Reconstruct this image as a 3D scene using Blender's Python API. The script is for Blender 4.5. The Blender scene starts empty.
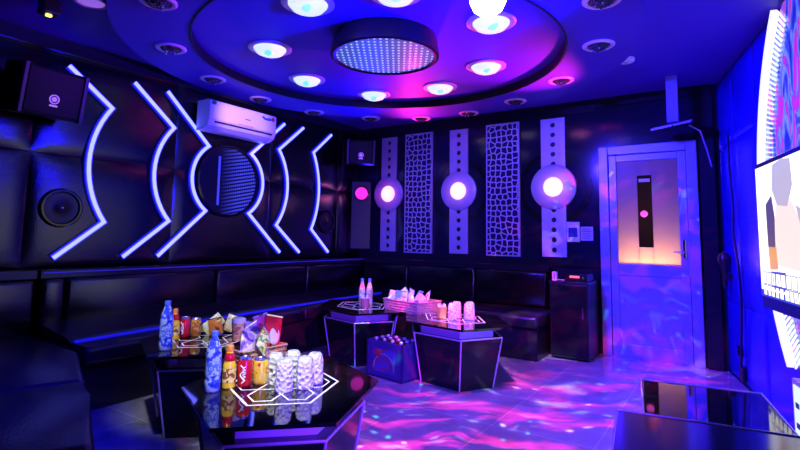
import bpy, bmesh, math, random
from mathutils import Vector, Matrix
PI = math.pi
R = math.radians
random.seed(7)
scene = bpy.context.scene
COL = scene.collection

# ------------------------------------------------------------------ materials
def mat(name, base=(.5, .5, .5), rough=.5, metal=0., emit=None, strength=0., trans=0., ior=1.45,
        coat=0., bump=None, spec=.5, alpha=1.):
    m = bpy.data.materials.new(name); m.use_nodes = True
    nt = m.node_tree; p = nt.nodes['Principled BSDF']
    p.inputs['Base Color'].default_value = (*base, 1)
    p.inputs['Roughness'].default_value = rough
    p.inputs['Metallic'].default_value = metal
    p.inputs['IOR'].default_value = ior
    p.inputs['Specular IOR Level'].default_value = spec
    p.inputs['Transmission Weight'].default_value = trans
    p.inputs['Coat Weight'].default_value = coat
    p.inputs['Alpha'].default_value = alpha
    if emit:
        p.inputs['Emission Color'].default_value = (*emit, 1)
        p.inputs['Emission Strength'].default_value = strength
    if bump:
        kind, scale, amt, dist = bump
        tc = nt.nodes.new('ShaderNodeTexCoord')
        if kind == 'voronoi':
            t = nt.nodes.new('ShaderNodeTexVoronoi'); out = t.outputs['Distance']
        else:
            t = nt.nodes.new('ShaderNodeTexNoise'); out = t.outputs['Fac']; t.inputs['Detail'].default_value = 4
        t.inputs['Scale'].default_value = scale
        nt.links.new(tc.outputs['Object'], t.inputs['Vector'])
        b = nt.nodes.new('ShaderNodeBump'); b.inputs['Strength'].default_value = amt; b.inputs['Distance'].default_value = dist
        nt.links.new(out, b.inputs['Height']); nt.links.new(b.outputs['Normal'], p.inputs['Normal'])
    return m

def patch_mat(name, cols, scale=18, rough=.3, metal=0., seed=0.):
    """printed packaging: hard-edged noise patches of the given colours"""
    m = mat(name, cols[0], rough, metal); nt = m.node_tree; p = nt.nodes['Principled BSDF']
    tc = nt.nodes.new('ShaderNodeTexCoord'); mp = nt.nodes.new('ShaderNodeMapping')
    mp.inputs['Location'].default_value = (seed, seed * 1.7, seed * .3)
    n = nt.nodes.new('ShaderNodeTexNoise'); n.inputs['Scale'].default_value = scale; n.inputs['Detail'].default_value = 1
    r = nt.nodes.new('ShaderNodeValToRGB'); r.color_ramp.interpolation = 'CONSTANT'
    e = r.color_ramp.elements
    k = len(cols)
    while len(e) < k: e.new(.5)
    for i, c in enumerate(cols):
        e[i].position = 0 if i == 0 else .38 + .26 * (i - 1) / max(1, k - 1)
        e[i].color = (*c, 1)
    nt.links.new(tc.outputs['Object'], mp.inputs['Vector']); nt.links.new(mp.outputs['Vector'], n.inputs['Vector'])
    nt.links.new(n.outputs['Fac'], r.inputs['Fac']); nt.links.new(r.outputs['Color'], p.inputs['Base Color'])
    return m

M = {}
M['leather'] = mat('black_tufted_vinyl', (.003, .003, .004), .15, bump=('voronoi', 110, .2, .003), spec=.6, ior=1.5)
M['leather_seat'] = mat('black_seat_vinyl', (.014, .013, .022), .28, bump=('voronoi', 70, .25, .003), spec=.55)
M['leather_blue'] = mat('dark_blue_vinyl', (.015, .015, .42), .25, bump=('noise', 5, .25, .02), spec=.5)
M['gloss_wall'] = mat('black_gloss_panel', (.012, .012, .03), .12, bump=('noise', 3, .1, .01), spec=.5)
M['ledge'] = mat('black_ledge', (.012, .012, .02), .2)
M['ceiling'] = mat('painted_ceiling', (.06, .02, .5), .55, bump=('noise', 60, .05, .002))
M['riser'] = mat('black_riser', (.006, .006, .01), .45, spec=.25)
M['plastic'] = mat('black_plastic', (.012, .012, .015), .35)
M['plastic_gloss'] = mat('black_gloss_plastic', (.01, .01, .012), .12)
M['glass_top'] = mat('black_table_glass', (.006, .006, .008), .04, spec=.7)
M['base_panel'] = mat('black_table_panel', (.008, .008, .012), .1, spec=.5)
M['alu'] = mat('brushed_aluminium', (.72, .72, .78), .32, 1.)
M['alu_door'] = mat('painted_aluminium', (.30, .34, .62), .33, .35, bump=('noise', 6, .08, .01))
M['chrome'] = mat('chrome', (.8, .8, .85), .12, 1.)
M['neck'] = mat('satin_metal_neck', (.72, .68, .85), .3, .1)
M['trim'] = mat('pale_metal_edging', (.75, .68, .8), .35, .5)
M['print'] = mat('white_print', (.95, .93, .9), .45)
M['white'] = mat('white_plastic', (.85, .82, .86), .35)
M['offwhite'] = mat('offwhite_plastic', (.6, .6, .7), .4)
M['silver_panel'] = mat('silver_panel', (.62, .6, .72), .38, .35, bump=('noise', 30, .04, .002))
M['led_blue'] = mat('blue_led_diffuser', (.6, .6, .8), .4, emit=(.17, .19, 1.), strength=3.2)
M['led_line'] = mat('blue_led_line', (.1, .1, .5), .4, emit=(.006, .008, 1.), strength=.5)  # glow stands for a blue reflection on the seat vinyl
M['led_line_dim'] = mat('dim_blue_led_line', (.1, .1, .5), .4, emit=(.02, .02, 1.), strength=.3)
M['led_white'] = mat('white_led_diffuser', (.8, .8, .8), .4, emit=(.8, .85, 1.), strength=1.15)
M['led_channel'] = mat('aluminium_led_channel', (.15, .15, .9), .3, .5, emit=(.01, .015, 1.), strength=.55)  # blue spill of the LED put into the channel's colour and glow
M['lens_white'] = mat('bright_lamp_lens', (.8, .8, .8), .3, emit=(.72, .88, 1.), strength=.95)
M['lens_core'] = mat('cyan_lamp_core', (.8, .8, .8), .3, emit=(.12, .85, .9), strength=1.0)
M['glow_pink'] = mat('pink_white_glow_lens', (.9, .8, .9), .4, emit=(1., .62, .9), strength=1.3)
M['bulb'] = mat('white_party_lamp_dome', (.9, .9, .9), .3, emit=(.95, 1., 1.), strength=6)
M['yellow_led'] = mat('yellow_led', (.9, .8, .2), .3, emit=(1., .85, .1), strength=3)
M['red_led'] = mat('red_led', (.8, .1, .1), .3, emit=(1., .12, .15), strength=1.6)
M['violet_logo'] = mat('violet_badge', (.75, .45, .8), .3, .6, emit=(.45, .2, .55), strength=.5)
M['crystal'] = mat('dark_crystal', (.05, .05, .06), .08, .3, bump=('voronoi', 60, 1., .02))
M['wood_tray'] = mat('woven_wicker', (.62, .34, .24), .6, bump=('voronoi', 60, .8, .01))
M['pink_basket'] = mat('woven_pink_basket', (.75, .28, .33), .6, bump=('voronoi', 60, .8, .01))
M['tumbler'] = mat('cut_glass', (.97, .97, 1.), .10, trans=.22, bump=('voronoi', 55, 1., .011))
M['water_bottle'] = patch_mat('blue_tinted_water_bottle', [(.02, .03, .6), (.06, .10, .95), (.45, .55, 1.)], 45, .12)
M['juice'] = mat('yellow_juice_bottle', (.85, .55, .03), .22, bump=('noise', 40, .3, .01))
M['orange_cap'] = mat('orange_cap', (.95, .3, .04), .35)
M['red_can'] = mat('red_can', (.7, .015, .03), .22, .3)
M['white_ink'] = mat('white_ink', (.9, .9, .9), .4)
M['yellow_can'] = patch_mat('yellow_and_red_can', [(.7, .05, .02), (.95, .65, .03), (.95, .75, .1)], 22, .25, .2, 2)
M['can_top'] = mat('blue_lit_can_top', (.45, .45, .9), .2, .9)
M['cup_print'] = mat('printed_paper_cup', (.85, .45, .12), .5)
M['tissue'] = mat('white_tissue', (.9, .9, .92), .8)
M['crate'] = mat('purple_blue_crate', (.05, .04, .20), .4)
M['cap'] = mat('bottle_cap', (.7, .7, .75), .3, .6)
M['brown_glass'] = mat('brown_bottle_glass', (.08, .03, .02), .1)
M['frosted'] = mat('frosted_door_glass', (.8, .75, .72), .55, trans=.0)
M['screen_white'] = mat('screen_white', (.0, .0, .0), .3, emit=(1., .97, .97), strength=1.5)
M['screen_grey'] = mat('screen_grey', (.0, .0, .0), .3, emit=(.55, .5, .62), strength=1.)
M['screen_black'] = mat('screen_dark', (.0, .0, .0), .3, emit=(.09, .07, .16), strength=1.)
M['screen_orange'] = mat('screen_orange', (.0, .0, .0), .3, emit=(.8, .38, .12), strength=1.)
M['screen_peach'] = mat('screen_peach', (.0, .0, .0), .3, emit=(1., .8, .72), strength=1.05)
M['screen_blue'] = mat('screen_blue', (.0, .0, .0), .3, emit=(.03, .06, .75), strength=1.)
M['navy'] = mat('navy_print', (.02, .03, .25), .4)
M['cable'] = mat('black_cable', (.01, .01, .015), .3)
M['pale_cable'] = mat('pale_cable', (.4, .4, .55), .4)
M['corridor'] = mat('corridor_wall', (.12, .10, .10), .8)
M['pink_lamp'] = mat('pink_corridor_lamp', (.9, .3, .6), .4, emit=(1., .08, .55), strength=4)
M['dark_green'] = mat('green_sticker', (.02, .25, .08), .5)
M['logo_blue'] = mat('logo_blue', (.03, .12, .5), .4)
M['logo_red'] = mat('logo_red', (.6, .05, .05), .4)
M['label_red'] = mat('label_red', (.65, .15, .25), .4)

# frosted pane: translucent
def frosted():
    m = M['frosted']; nt = m.node_tree; p = nt.nodes['Principled BSDF']; out = nt.nodes['Material Output']
    t = nt.nodes.new('ShaderNodeBsdfTranslucent'); t.inputs['Color'].default_value = (.9, .85, .8, 1)
    mx = nt.nodes.new('ShaderNodeMixShader'); mx.inputs[0].default_value = .62
    p.inputs['Base Color'].default_value = (.08, .09, .2, 1); p.inputs['Roughness'].default_value = .3
    nt.links.new(p.outputs[0], mx.inputs[1]); nt.links.new(t.outputs[0], mx.inputs[2]); nt.links.new(mx.outputs[0], out.inputs['Surface'])
frosted()

def floor_mat():
    m = mat('polished_floor_tiles', (.3, .28, .36), .18, bump=('noise', 2.5, .06, .02), spec=.5)
    nt = m.node_tree; p = nt.nodes['Principled BSDF']
    tc = nt.nodes.new('ShaderNodeTexCoord')
    br = nt.nodes.new('ShaderNodeTexBrick'); br.offset = 0; br.inputs['Scale'].default_value = 1.0
    br.inputs['Brick Width'].default_value = .6; br.inputs['Row Height'].default_value = .6
    br.inputs['Mortar Size'].default_value = .004
    br.inputs['Color1'].default_value = (.34, .32, .42, 1); br.inputs['Color2'].default_value = (.30, .29, .38, 1)
    br.inputs['Mortar'].default_value = (.5, .5, .6, 1)
    n = nt.nodes.new('ShaderNodeTexNoise'); n.inputs['Scale'].default_value = 3.5; n.inputs['Detail'].default_value = 5
    n.inputs['Distortion'].default_value = 1.2
    mx = nt.nodes.new('ShaderNodeMix'); mx.data_type = 'RGBA'; mx.blend_type = 'MULTIPLY'; mx.inputs['Factor'].default_value = .6
    r = nt.nodes.new('ShaderNodeValToRGB'); r.color_ramp.elements[0].position = .3; r.color_ramp.elements[0].color = (.35, .35, .4, 1)
    r.color_ramp.elements[1].position = .7
    nt.links.new(tc.outputs['Object'], br.inputs['Vector']); nt.links.new(tc.outputs['Object'], n.inputs['Vector'])
    nt.links.new(n.outputs['Fac'], r.inputs['Fac'])
    nt.links.new(br.outputs['Color'], mx.inputs['A']); nt.links.new(r.outputs['Color'], mx.inputs['B'])
    nt.links.new(mx.outputs['Result'], p.inputs['Base Color'])
    return m
M['floor'] = floor_mat()

def lattice_mat():
    """silver openwork of rounded cells over dark glass"""
    m = mat('silver_openwork_lattice', (.6, .6, .7), .3, .4); nt = m.node_tree; p = nt.nodes['Principled BSDF']
    tc = nt.nodes.new('ShaderNodeTexCoord'); v = nt.nodes.new('ShaderNodeTexVoronoi')
    v.voronoi_dimensions = '2D'; v.feature = 'DISTANCE_TO_EDGE'; v.inputs['Scale'].default_value = 15; v.inputs['Randomness'].default_value = .5
    sp = nt.nodes.new('ShaderNodeSeparateXYZ'); cb = nt.nodes.new('ShaderNodeCombineXYZ')
    nt.links.new(tc.outputs['Object'], sp.inputs[0]); nt.links.new(sp.outputs['X'], cb.inputs['X']); nt.links.new(sp.outputs['Z'], cb.inputs['Y'])
    nt.links.new(cb.outputs[0], v.inputs['Vector'])
    r = nt.nodes.new('ShaderNodeValToRGB'); r.color_ramp.interpolation = 'LINEAR'
    r.color_ramp.elements[0].position = .09; r.color_ramp.elements[0].color = (1, 1, 1, 1)
    r.color_ramp.elements[1].position = .12; r.color_ramp.elements[1].color = (0, 0, 0, 1)
    nt.links.new(v.outputs['Distance'], r.inputs['Fac'])
    mx = nt.nodes.new('ShaderNodeMix'); mx.data_type = 'RGBA'
    mx.inputs['A'].default_value = (.02, .02, .09, 1); mx.inputs['B'].default_value = (.72, .7, .8, 1)
    nt.links.new(r.outputs['Color'], mx.inputs['Factor']); nt.links.new(mx.outputs['Result'], p.inputs['Base Color'])
    b = nt.nodes.new('ShaderNodeBump'); b.inputs['Strength'].default_value = .6; b.inputs['Distance'].default_value = .006
    nt.links.new(r.outputs['Color'], b.inputs['Height']); nt.links.new(b.outputs['Normal'], p.inputs['Normal'])
    return m
M['lattice'] = lattice_mat()

def dots_mat(name, sx, sy, rad, col, strength, fade=None, plane='XY', stretch=1., glow=.04, skew=0.):
    """infinity mirror: rows of small LED points behind dark glass"""
    m = mat(name, (.01, .01, .02), .3, spec=.15); nt = m.node_tree; p = nt.nodes['Principled BSDF']
    L = nt.links.new
    tc = nt.nodes.new('ShaderNodeTexCoord'); sp = nt.nodes.new('ShaderNodeSeparateXYZ'); L(tc.outputs['Object'], sp.inputs[0])
    def mth(op, a, b=None, c=None):
        n = nt.nodes.new('ShaderNodeMath'); n.operation = op
        for i, x in enumerate((a, b, c)):
            if x is None: continue
            if isinstance(x, (int, float)): n.inputs[i].default_value = x
            else: L(x, n.inputs[i])
        return n.outputs[0]
    u = sp.outputs[plane[0]]; w = mth('MULTIPLY_ADD', u, skew, sp.outputs[plane[1]])
    fu = mth('SUBTRACT', mth('FRACT', mth('MULTIPLY', u, sx)), .5)
    fw_ = mth('SUBTRACT', mth('FRACT', mth('MULTIPLY', w, sy)), .5)
    fu = mth('MULTIPLY', fu, stretch)
    d = mth('SQRT', mth('ADD', mth('MULTIPLY', fu, fu), mth('MULTIPLY', fw_, fw_)))
    on = mth('LESS_THAN', d, rad)
    if fade:      # (slope, offset): fewer lit points on one side
        k = mth('MULTIPLY_ADD', u, fade[0], fade[1]); cl = nt.nodes.new('ShaderNodeClamp'); L(k, cl.inputs[0]); on = mth('MULTIPLY', on, cl.outputs[0])
    L(mth('MULTIPLY_ADD', on, strength, glow), p.inputs['Emission Strength'])
    p.inputs['Emission Color'].default_value = (*col, 1)
    return m
M['dots_ceiling'] = dots_mat('led_dots_of_ceiling_mirror', 24, 19, .21, (.16, .24, 1.), 2.6, glow=.35)
M['dots_wall'] = dots_mat('led_dots_of_wall_mirror', 40, 27, .33, (.06, .07, 1.), .8, fade=(4.5, .45), plane='YZ', stretch=.7, skew=-.22, glow=.015)

def decor_mat():
    m = mat('swirled_art_glass', (.05, .05, .6), .15); nt = m.node_tree; p = nt.nodes['Principled BSDF']
    tc = nt.nodes.new('ShaderNodeTexCoord'); mp = nt.nodes.new('ShaderNodeMapping'); mp.inputs['Scale'].default_value = (3.2, 3.2, 1.2)
    n = nt.nodes.new('ShaderNodeTexNoise'); n.inputs['Scale'].default_value = 2.4; n.inputs['Detail'].default_value = 3; n.inputs['Distortion'].default_value = 1.5
    r = nt.nodes.new('ShaderNodeValToRGB'); e = r.color_ramp.elements
    e[0].position = .35; e[0].color = (.02, .03, .55, 1); e[1].position = .62; e[1].color = (.9, .05, .6, 1)
    x = e.new(.45); x.color = (.08, .12, .9, 1); x = e.new(.53); x.color = (.3, .5, .95, 1); x = e.new(.57); x.color = (.25, .1, .8, 1)
    nt.links.new(tc.outputs['Object'], mp.inputs['Vector']); nt.links.new(mp.outputs['Vector'], n.inputs['Vector']); nt.links.new(n.outputs['Fac'], r.inputs['Fac'])
    nt.links.new(r.outputs['Color'], p.inputs['Base Color'])
    nt.links.new(r.outputs['Color'], p.inputs['Emission Color']); p.inputs['Emission Strength'].default_value = .55
    return m
M['decor'] = decor_mat()

# ------------------------------------------------------------------ mesh helpers
class MB:
    def __init__(s): s.bm = bmesh.new()
    def xf(s, vs, m):
        for v in vs: v.co = m @ v.co
    def box(s, a, b, m=None, bev=0.):
        a = Vector(a); b = Vector(b)
        r = bmesh.ops.create_cube(s.bm, size=1); vs = r['verts']
        for v in vs: v.co = Vector([(a[i] + b[i]) / 2 + v.co[i] * (b[i] - a[i]) for i in range(3)])
        if bev > 0:
            es = list({e for v in vs for e in v.link_edges})
            r = bmesh.ops.bevel(s.bm, geom=es, offset=bev, segments=3, profile=.5, affect='EDGES')
            vs = list({v for f in r['faces'] for v in f.verts} | {v for v in vs if v.is_valid})
            vs = s._island(vs)
        if m is not None: s.xf(vs, m)
        return s
    def _island(s, vs):
        seen = set(vs); st = list(vs)
        while st:
            v = st.pop()
            for e in v.link_edges:
                o = e.other_vert(v)
                if o not in seen: seen.add(o); st.append(o)
        return list(seen)
    def lathe(s, prof, seg=24, m=None, sx=1., cap=True):
        """prof: [(r, z)] bottom to top"""
        rings = []
        for r, z in prof:
            rings.append([s.bm.verts.new((r * math.cos(2 * PI * i / seg) * sx, r * math.sin(2 * PI * i / seg), z)) for i in range(seg)])
        for a, b in zip(rings, rings[1:]):
            for i in range(seg):
                j = (i + 1) % seg; s.bm.faces.new((a[i], a[j], b[j], b[i]))
        if cap:
            s.bm.faces.new(list(reversed(rings[0]))); s.bm.faces.new(rings[-1])
        vs = [v for r in rings for v in r]
        if m is not None: s.xf(vs, m)
        return s
    def prism(s, pts, z0, z1, m=None, scale1=1., c=None):
        """polygon (xy) extruded z0..z1, the far end scaled about c"""
        n = len(pts); c = c or (0, 0)
        A = [s.bm.verts.new((x, y, z0)) for x, y in pts]
        B = [s.bm.verts.new((c[0] + (x - c[0]) * scale1, c[1] + (y - c[1]) * scale1, z1)) for x, y in pts]
        s.bm.faces.new(list(reversed(A))); s.bm.faces.new(B)
        for i in range(n):
            j = (i + 1) % n; s.bm.faces.new((A[i], A[j], B[j], B[i]))
        if m is not None: s.xf(A + B, m)
        return s
    def tube(s, pts, r, seg=8, closed=False):
        pts = [Vector(p) for p in pts]; n = len(pts); rings = []
        prev = None
        for i, p in enumerate(pts):
            if closed: d = pts[(i + 1) % n] - pts[i - 1]
            else: d = pts[min(i + 1, n - 1)] - pts[max(i - 1, 0)]
            d.normalize()
            a = prev if prev is not None else (Vector((0, 0, 1)) if abs(d.z) < .9 else Vector((1, 0, 0)))
            x = d.cross(a)
            if x.length < 1e-5: x = d.cross(Vector((1, 0, 0)))
            x.normalize(); y = x.cross(d).normalized(); prev = y
            rings.append([s.bm.verts.new(p + (x * math.cos(2 * PI * k / seg) + y * math.sin(2 * PI * k / seg)) * r) for k in range(seg)])
        lim = n if closed else n - 1
        for i in range(lim):
            a, b = rings[i], rings[(i + 1) % n]
            for k in range(seg):
                j = (k + 1) % seg; s.bm.faces.new((a[k], a[j], b[j], b[k]))
        if not closed:
            s.bm.faces.new(list(reversed(rings[0]))); s.bm.faces.new(rings[-1])
        return s
    def ribbon(s, path, w, d0, d1, emb, closed=False):
        """2-D path thickened to width w, extruded d0..d1; emb(u, v, d) -> xyz"""
        n = len(path); Lp = []; Rp = []
        for i in range(n):
            p = Vector(path[i])
            pa = Vector(path[i - 1]) if (i > 0 or closed) else None
            pb = Vector(path[(i + 1) % n]) if (i < n - 1 or closed) else None
            if pa is None: t = (pb - p).normalized(); k = 1
            elif pb is None: t = (p - pa).normalized(); k = 1
            else:
                t1 = (p - pa).normalized(); t2 = (pb - p).normalized(); t = (t1 + t2)
                t = t.normalized() if t.length > 1e-6 else t1
                k = 1 / max(.35, t.dot(t1))
            nn = Vector((-t.y, t.x)) * (w / 2 * k)
            Lp.append(p + nn); Rp.append(p - nn)
        V = [[s.bm.verts.new(emb(q.x, q.y, d)) for q in Q] for Q in (Lp, Rp) for d in (d0, d1)]
        L0, L1, R0, R1 = V
        lim = n if closed else n - 1
        for i in range(lim):
            j = (i + 1) % n
            s.bm.faces.new((L1[i], L1[j], R1[j], R1[i])); s.bm.faces.new((L0[i], R0[i], R0[j], L0[j]))
            s.bm.faces.new((L0[i], L0[j], L1[j], L1[i])); s.bm.faces.new((R0[i], R1[i], R1[j], R0[j]))
        if not closed:
            s.bm.faces.new((L0[0], L1[0], R1[0], R0[0])); s.bm.faces.new((L0[-1], R0[-1], R1[-1], L1[-1]))
        return s
    def build(s, name, m, parent=None, smooth=False, loc=None, rot=None):
        bmesh.ops.recalc_face_normals(s.bm, faces=s.bm.faces[:])
        me = bpy.data.meshes.new(name); s.bm.to_mesh(me); s.bm.free()
        me.materials.append(m if not isinstance(m, str) else M[m])
        if smooth:
            for p in me.polygons: p.use_smooth = True
            try: me.set_sharp_from_angle(angle=R(38))
            except Exception: pass
        o = bpy.data.objects.new(name, me); COL.objects.link(o)
        if parent is not None: o.parent = parent
        if loc is not None: o.location = loc
        if rot is not None: o.rotation_euler = rot
        return o

def tag(o, label, cat, group=None):
    o['label'] = label; o['category'] = cat
    if group: o['group'] = group
    return o
def thing(name, label, cat, loc=(0, 0, 0), rz=0., group=None, rot=None):
    o = bpy.data.objects.new(name, None); COL.objects.link(o); o.empty_display_size = .05
    o.location = loc; o.rotation_euler = rot if rot else (0, 0, rz)
    return tag(o, label, cat, group)
def struct(o): o['kind'] = 'structure'; return o
def dup(o, loc=None, rz=None, label=None, rot=None, group=None):
    def cp(q, par):
        c = q.copy(); COL.objects.link(c); c.parent = par
        for ch in [x for x in COL.objects if x.parent == q]: cp(ch, c)
        return c
    c = cp(o, None)
    if loc is not None: c.location = loc
    if rz is not None: c.rotation_euler = (0, 0, rz)
    if rot is not None: c.rotation_euler = rot
    if label: c['label'] = label
    if group: c['group'] = group
    return c
ORD = ['first', 'second', 'third', 'fourth', 'fifth', 'sixth', 'seventh', 'eighth', 'ninth', 'tenth', 'eleventh', 'twelfth', 'thirteenth', 'fourteenth']

# ------------------------------------------------------------------ dimensions
D = 5.466          # back wall
H = 2.62           # ceiling
P0 = Vector((4.2, D, 0)); AW = R(13)
U = Vector((math.sin(AW), -math.cos(AW), 0)); N = Vector((-math.cos(AW), -math.sin(AW), 0))
def RW(s, off, z): return P0 + U * s + N * off + Vector((0, 0, z))
E1 = RW(3.3, 0, 0)   # end of the angled wall

# ------------------------------------------------------------------ room shell
pts = [(0, -1.2), (5.6, -1.2), (5.6, 1.4), (E1.x, E1.y), (4.2, D), (0, D)]
struct(MB().prism(pts, -.08, 0).build('floor', 'floor'))
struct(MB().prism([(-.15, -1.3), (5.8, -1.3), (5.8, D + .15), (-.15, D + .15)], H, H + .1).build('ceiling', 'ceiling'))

def padded_wall(name, emb, u_edges, z_edges, depth, m, flip=False, n=10):
    """one mesh: rows of puffed upholstered pads with seams between; emb(u, z, d)"""
    bm = MB()
    for u0, u1 in zip(u_edges, u_edges[1:]):
        for z0, z1 in zip(z_edges, z_edges[1:]):
            g = []
            for i in range(n + 1):
                row = []
                for j in range(n + 1):
                    a = i / n; b = j / n
                    a2 = .5 - .5 * math.cos(PI * a); b2 = .5 - .5 * math.cos(PI * b)
                    k = (1 - abs(2 * a2 - 1) ** 5) * (1 - abs(2 * b2 - 1) ** 5)
                    k = k ** .6 if k > 0 else 0
                    row.append(bm.bm.verts.new(emb(u0 + (u1 - u0) * a2, z0 + (z1 - z0) * b2, depth * k)))
                g.append(row)
            for i in range(n):
                for j in range(n):
                    bm.bm.faces.new((g[i][j], g[i + 1][j], g[i + 1][j + 1], g[i][j + 1]))
    # solid backing
    u0, u1, z0, z1 = u_edges[0], u_edges[-1], z_edges[0], z_edges[-1]
    c = [bm.bm.verts.new(emb(u, z, d)) for d in (-.02, -.12) for u, z in ((u0, z0), (u1, z0), (u1, z1), (u0, z1))]
    for q in ((0, 1, 2, 3), (7, 6, 5, 4), (0, 4, 5, 1), (1, 5, 6, 2), (2, 6, 7, 3), (3, 7, 4, 0)):
        bm.bm.faces.new([c[i] for i in q])
    me = bpy.data.meshes.new(name); bm.bm.to_mesh(me); bm.bm.free(); me.materials.append(M[m])
    for p in me.polygons: p.use_smooth = True
    me.set_sharp_from_angle(angle=R(60))
    o = bpy.data.objects.new(name, me); COL.objects.link(o); return struct(o)

# left wall (front surface near x = 0)
padded_wall('wall_left', lambda u, z, d: (d - .02, u, z), [-1.2, .38, 1.53, 2.68, 3.84, 4.99, D], [0, .86, 1.735, H], .02, 'leather')
# back wall: built around the doorway
back = MB()
back.box((-.1, D, 0), (3.15, D + .12, H)).box((3.15, D, 2.08), (4.03, D + .12, H)).box((4.03, D, 0), (4.32, D + .12, H))
struct(back.build('wall_back', 'gloss_wall'))
# right wall, angled, then the part beside the photographer
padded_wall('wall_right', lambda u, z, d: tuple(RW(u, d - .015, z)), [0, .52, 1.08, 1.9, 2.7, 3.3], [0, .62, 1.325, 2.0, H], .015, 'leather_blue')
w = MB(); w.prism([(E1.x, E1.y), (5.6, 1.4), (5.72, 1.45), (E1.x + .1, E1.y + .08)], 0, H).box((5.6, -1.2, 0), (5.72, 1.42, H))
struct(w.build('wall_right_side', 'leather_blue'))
struct(MB().box((-.1, -1.32, 0), (5.72, -1.2, H)).build('wall_near', 'gloss_wall'))

# dropped ring on the ceiling: annulus with a recessed middle
CX, CY = 1.96, 3.19
def ring_pts(r, n=96, ex=1., ey=1.): return [(CX + r * ex * math.cos(2 * PI * i / n), CY + r * ey * math.sin(2 * PI * i / n)) for i in range(n)]
bm = MB()
o_, i_ = ring_pts(1.93), ring_pts(1.44)
for z in (2.55,):
    A = [bm.bm.verts.new((x, y, 2.55)) for x, y in o_]; B = [bm.bm.verts.new((x, y, 2.55)) for x, y in i_]
    A2 = [bm.bm.verts.new((x, y, H)) for x, y in o_]; B2 = [bm.bm.verts.new((x, y, H)) for x, y in i_]
    for i in range(96):
        j = (i + 1) % 96
        bm.bm.faces.new((A[i], A[j], B[j], B[i])); bm.bm.faces.new((A[i], A2[i], A2[j], A[j])); bm.bm.faces.new((B[i], B[j], B2[j], B2[i]))
        bm.bm.faces.new((A2[i], B2[i], B2[j], A2[j]))
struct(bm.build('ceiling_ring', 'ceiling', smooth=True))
bm = MB()   # black band on the inside step of the ring
bm.ribbon(ring_pts(1.432), .012, 2.545, H - .001, lambda a, b, d: (a, b, d), closed=True)
struct(bm.build('trim_ceiling_ring', 'riser', smooth=True))

# ceiling edge mould along the left and back walls
struct(MB().box((0, -1.2, 2.52), (.05, D, H)).build('trim_left', 'ledge'))
struct(MB().box((.05, D - .05, 2.53), (4.15, D, H)).build('trim_back', 'ledge'))
# black frame strips over the back wall (dado line above the seats, top line)
bm = MB(); bm.box((.16, D - .03, .86), (3.13, D, .93)).box((.05, D - .03, 2.49), (3.13, D, 2.53))
for x in (.30, .70, 1.20, 1.28, 1.76, 1.84, 2.35, 2.44, 2.9): pass
struct(bm.build('trim_back_dado', 'ledge'))
# dark post at the right of the door
struct(MB().box((4.05, D - .06, 0), (4.17, D, 2.53)).build('trim_door_post', 'ledge'))

# ------------------------------------------------------------------ door
door = struct(bpy.data.objects.new('door_1', None)); COL.objects.link(door); door.location = (3.15, D, 0)
fr = MB()
fr.box((0, -.05, 0), (.09, .07, 2.1), bev=.006).box((.79, -.05, 0), (.88, .07, 2.1), bev=.006).box((.09, -.05, 2.01), (.79, .07, 2.1), bev=.006).box((.09, -.03, 0), (.79, .07, .02))
fr.build('door_frame', 'alu_door', door)
lf = MB()
lf.box((.095, -.03, .02), (.165, .02, 2.005), bev=.004).box((.715, -.03, .02), (.785, .02, 2.005), bev=.004)
lf.box((.165, -.03, 1.94), (.715, .02, 2.005), bev=.004).box((.165, -.03, .80), (.715, .02, .91), bev=.004).box((.165, -.03, .02), (.715, .02, .13), bev=.004)
leaf = lf.build('door_leaf', 'alu_door', door)
MB().box((.165, -.012, .13), (.715, .008, .80)).build('lower_panel', 'alu_door', leaf)
gl = MB()   # frosted pane around a clear slot
gl.box((.165, -.008, .91), (.355, .0, 1.94)).box((.485, -.008, .91), (.715, .0, 1.94)).box((.355, -.008, .91), (.485, .0, 1.08)).box((.355, -.008, 1.79), (.485, .0, 1.94))
gl.build('frosted_pane', 'frosted', leaf)
MB().box((.355, -.006, 1.08), (.485, -.002, 1.79)).build('slot_glass', mat('dark_slot_glass', (.35, .35, .6), .03, trans=1., spec=.5), leaf)
MB().box((.37, -.012, 1.725), (.47, -.0085, 1.755)).build('slot_label', 'white', leaf)
h = MB(); h.box((.735, -.055, .98), (.765, -.03, 1.16), bev=.006); h.build('door_handle', 'chrome', leaf)
h = MB(); h.tube([(.75, -.055, 1.04), (.75, -.09, 1.04), (.66, -.09, 1.04)], .008); h.build('door_lever', 'chrome', leaf)
# corridor behind the pane: warm low lamp, added glowing bead as pink slot reflection
cor = MB(); cor.box((3.0, D + 1.0, 0), (4.2, D + 1.05, 2.6)).box((2.95, D + .13, 0), (3.0, D + 1.05, 2.6)).box((4.2, D + .13, 0), (4.25, D + 1.05, 2.6)).box((2.95, D + .13, 2.6), (4.25, D + 1.05, 2.65)).box((2.95, D + .12, -.05), (4.25, D + 1.05, 0))
struct(cor.build('wall_corridor', 'corridor'))
tag(MB().lathe([(.005, -.035), (.03, -.02), (.036, 0), (.03, .02), (.005, .035)], 16).build('corridor_lamp', 'pink_lamp', loc=(3.525, D + .25, 1.42), smooth=True),
    'small round pink lamp glowing behind the dark slot of the door', 'lamp')

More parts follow.
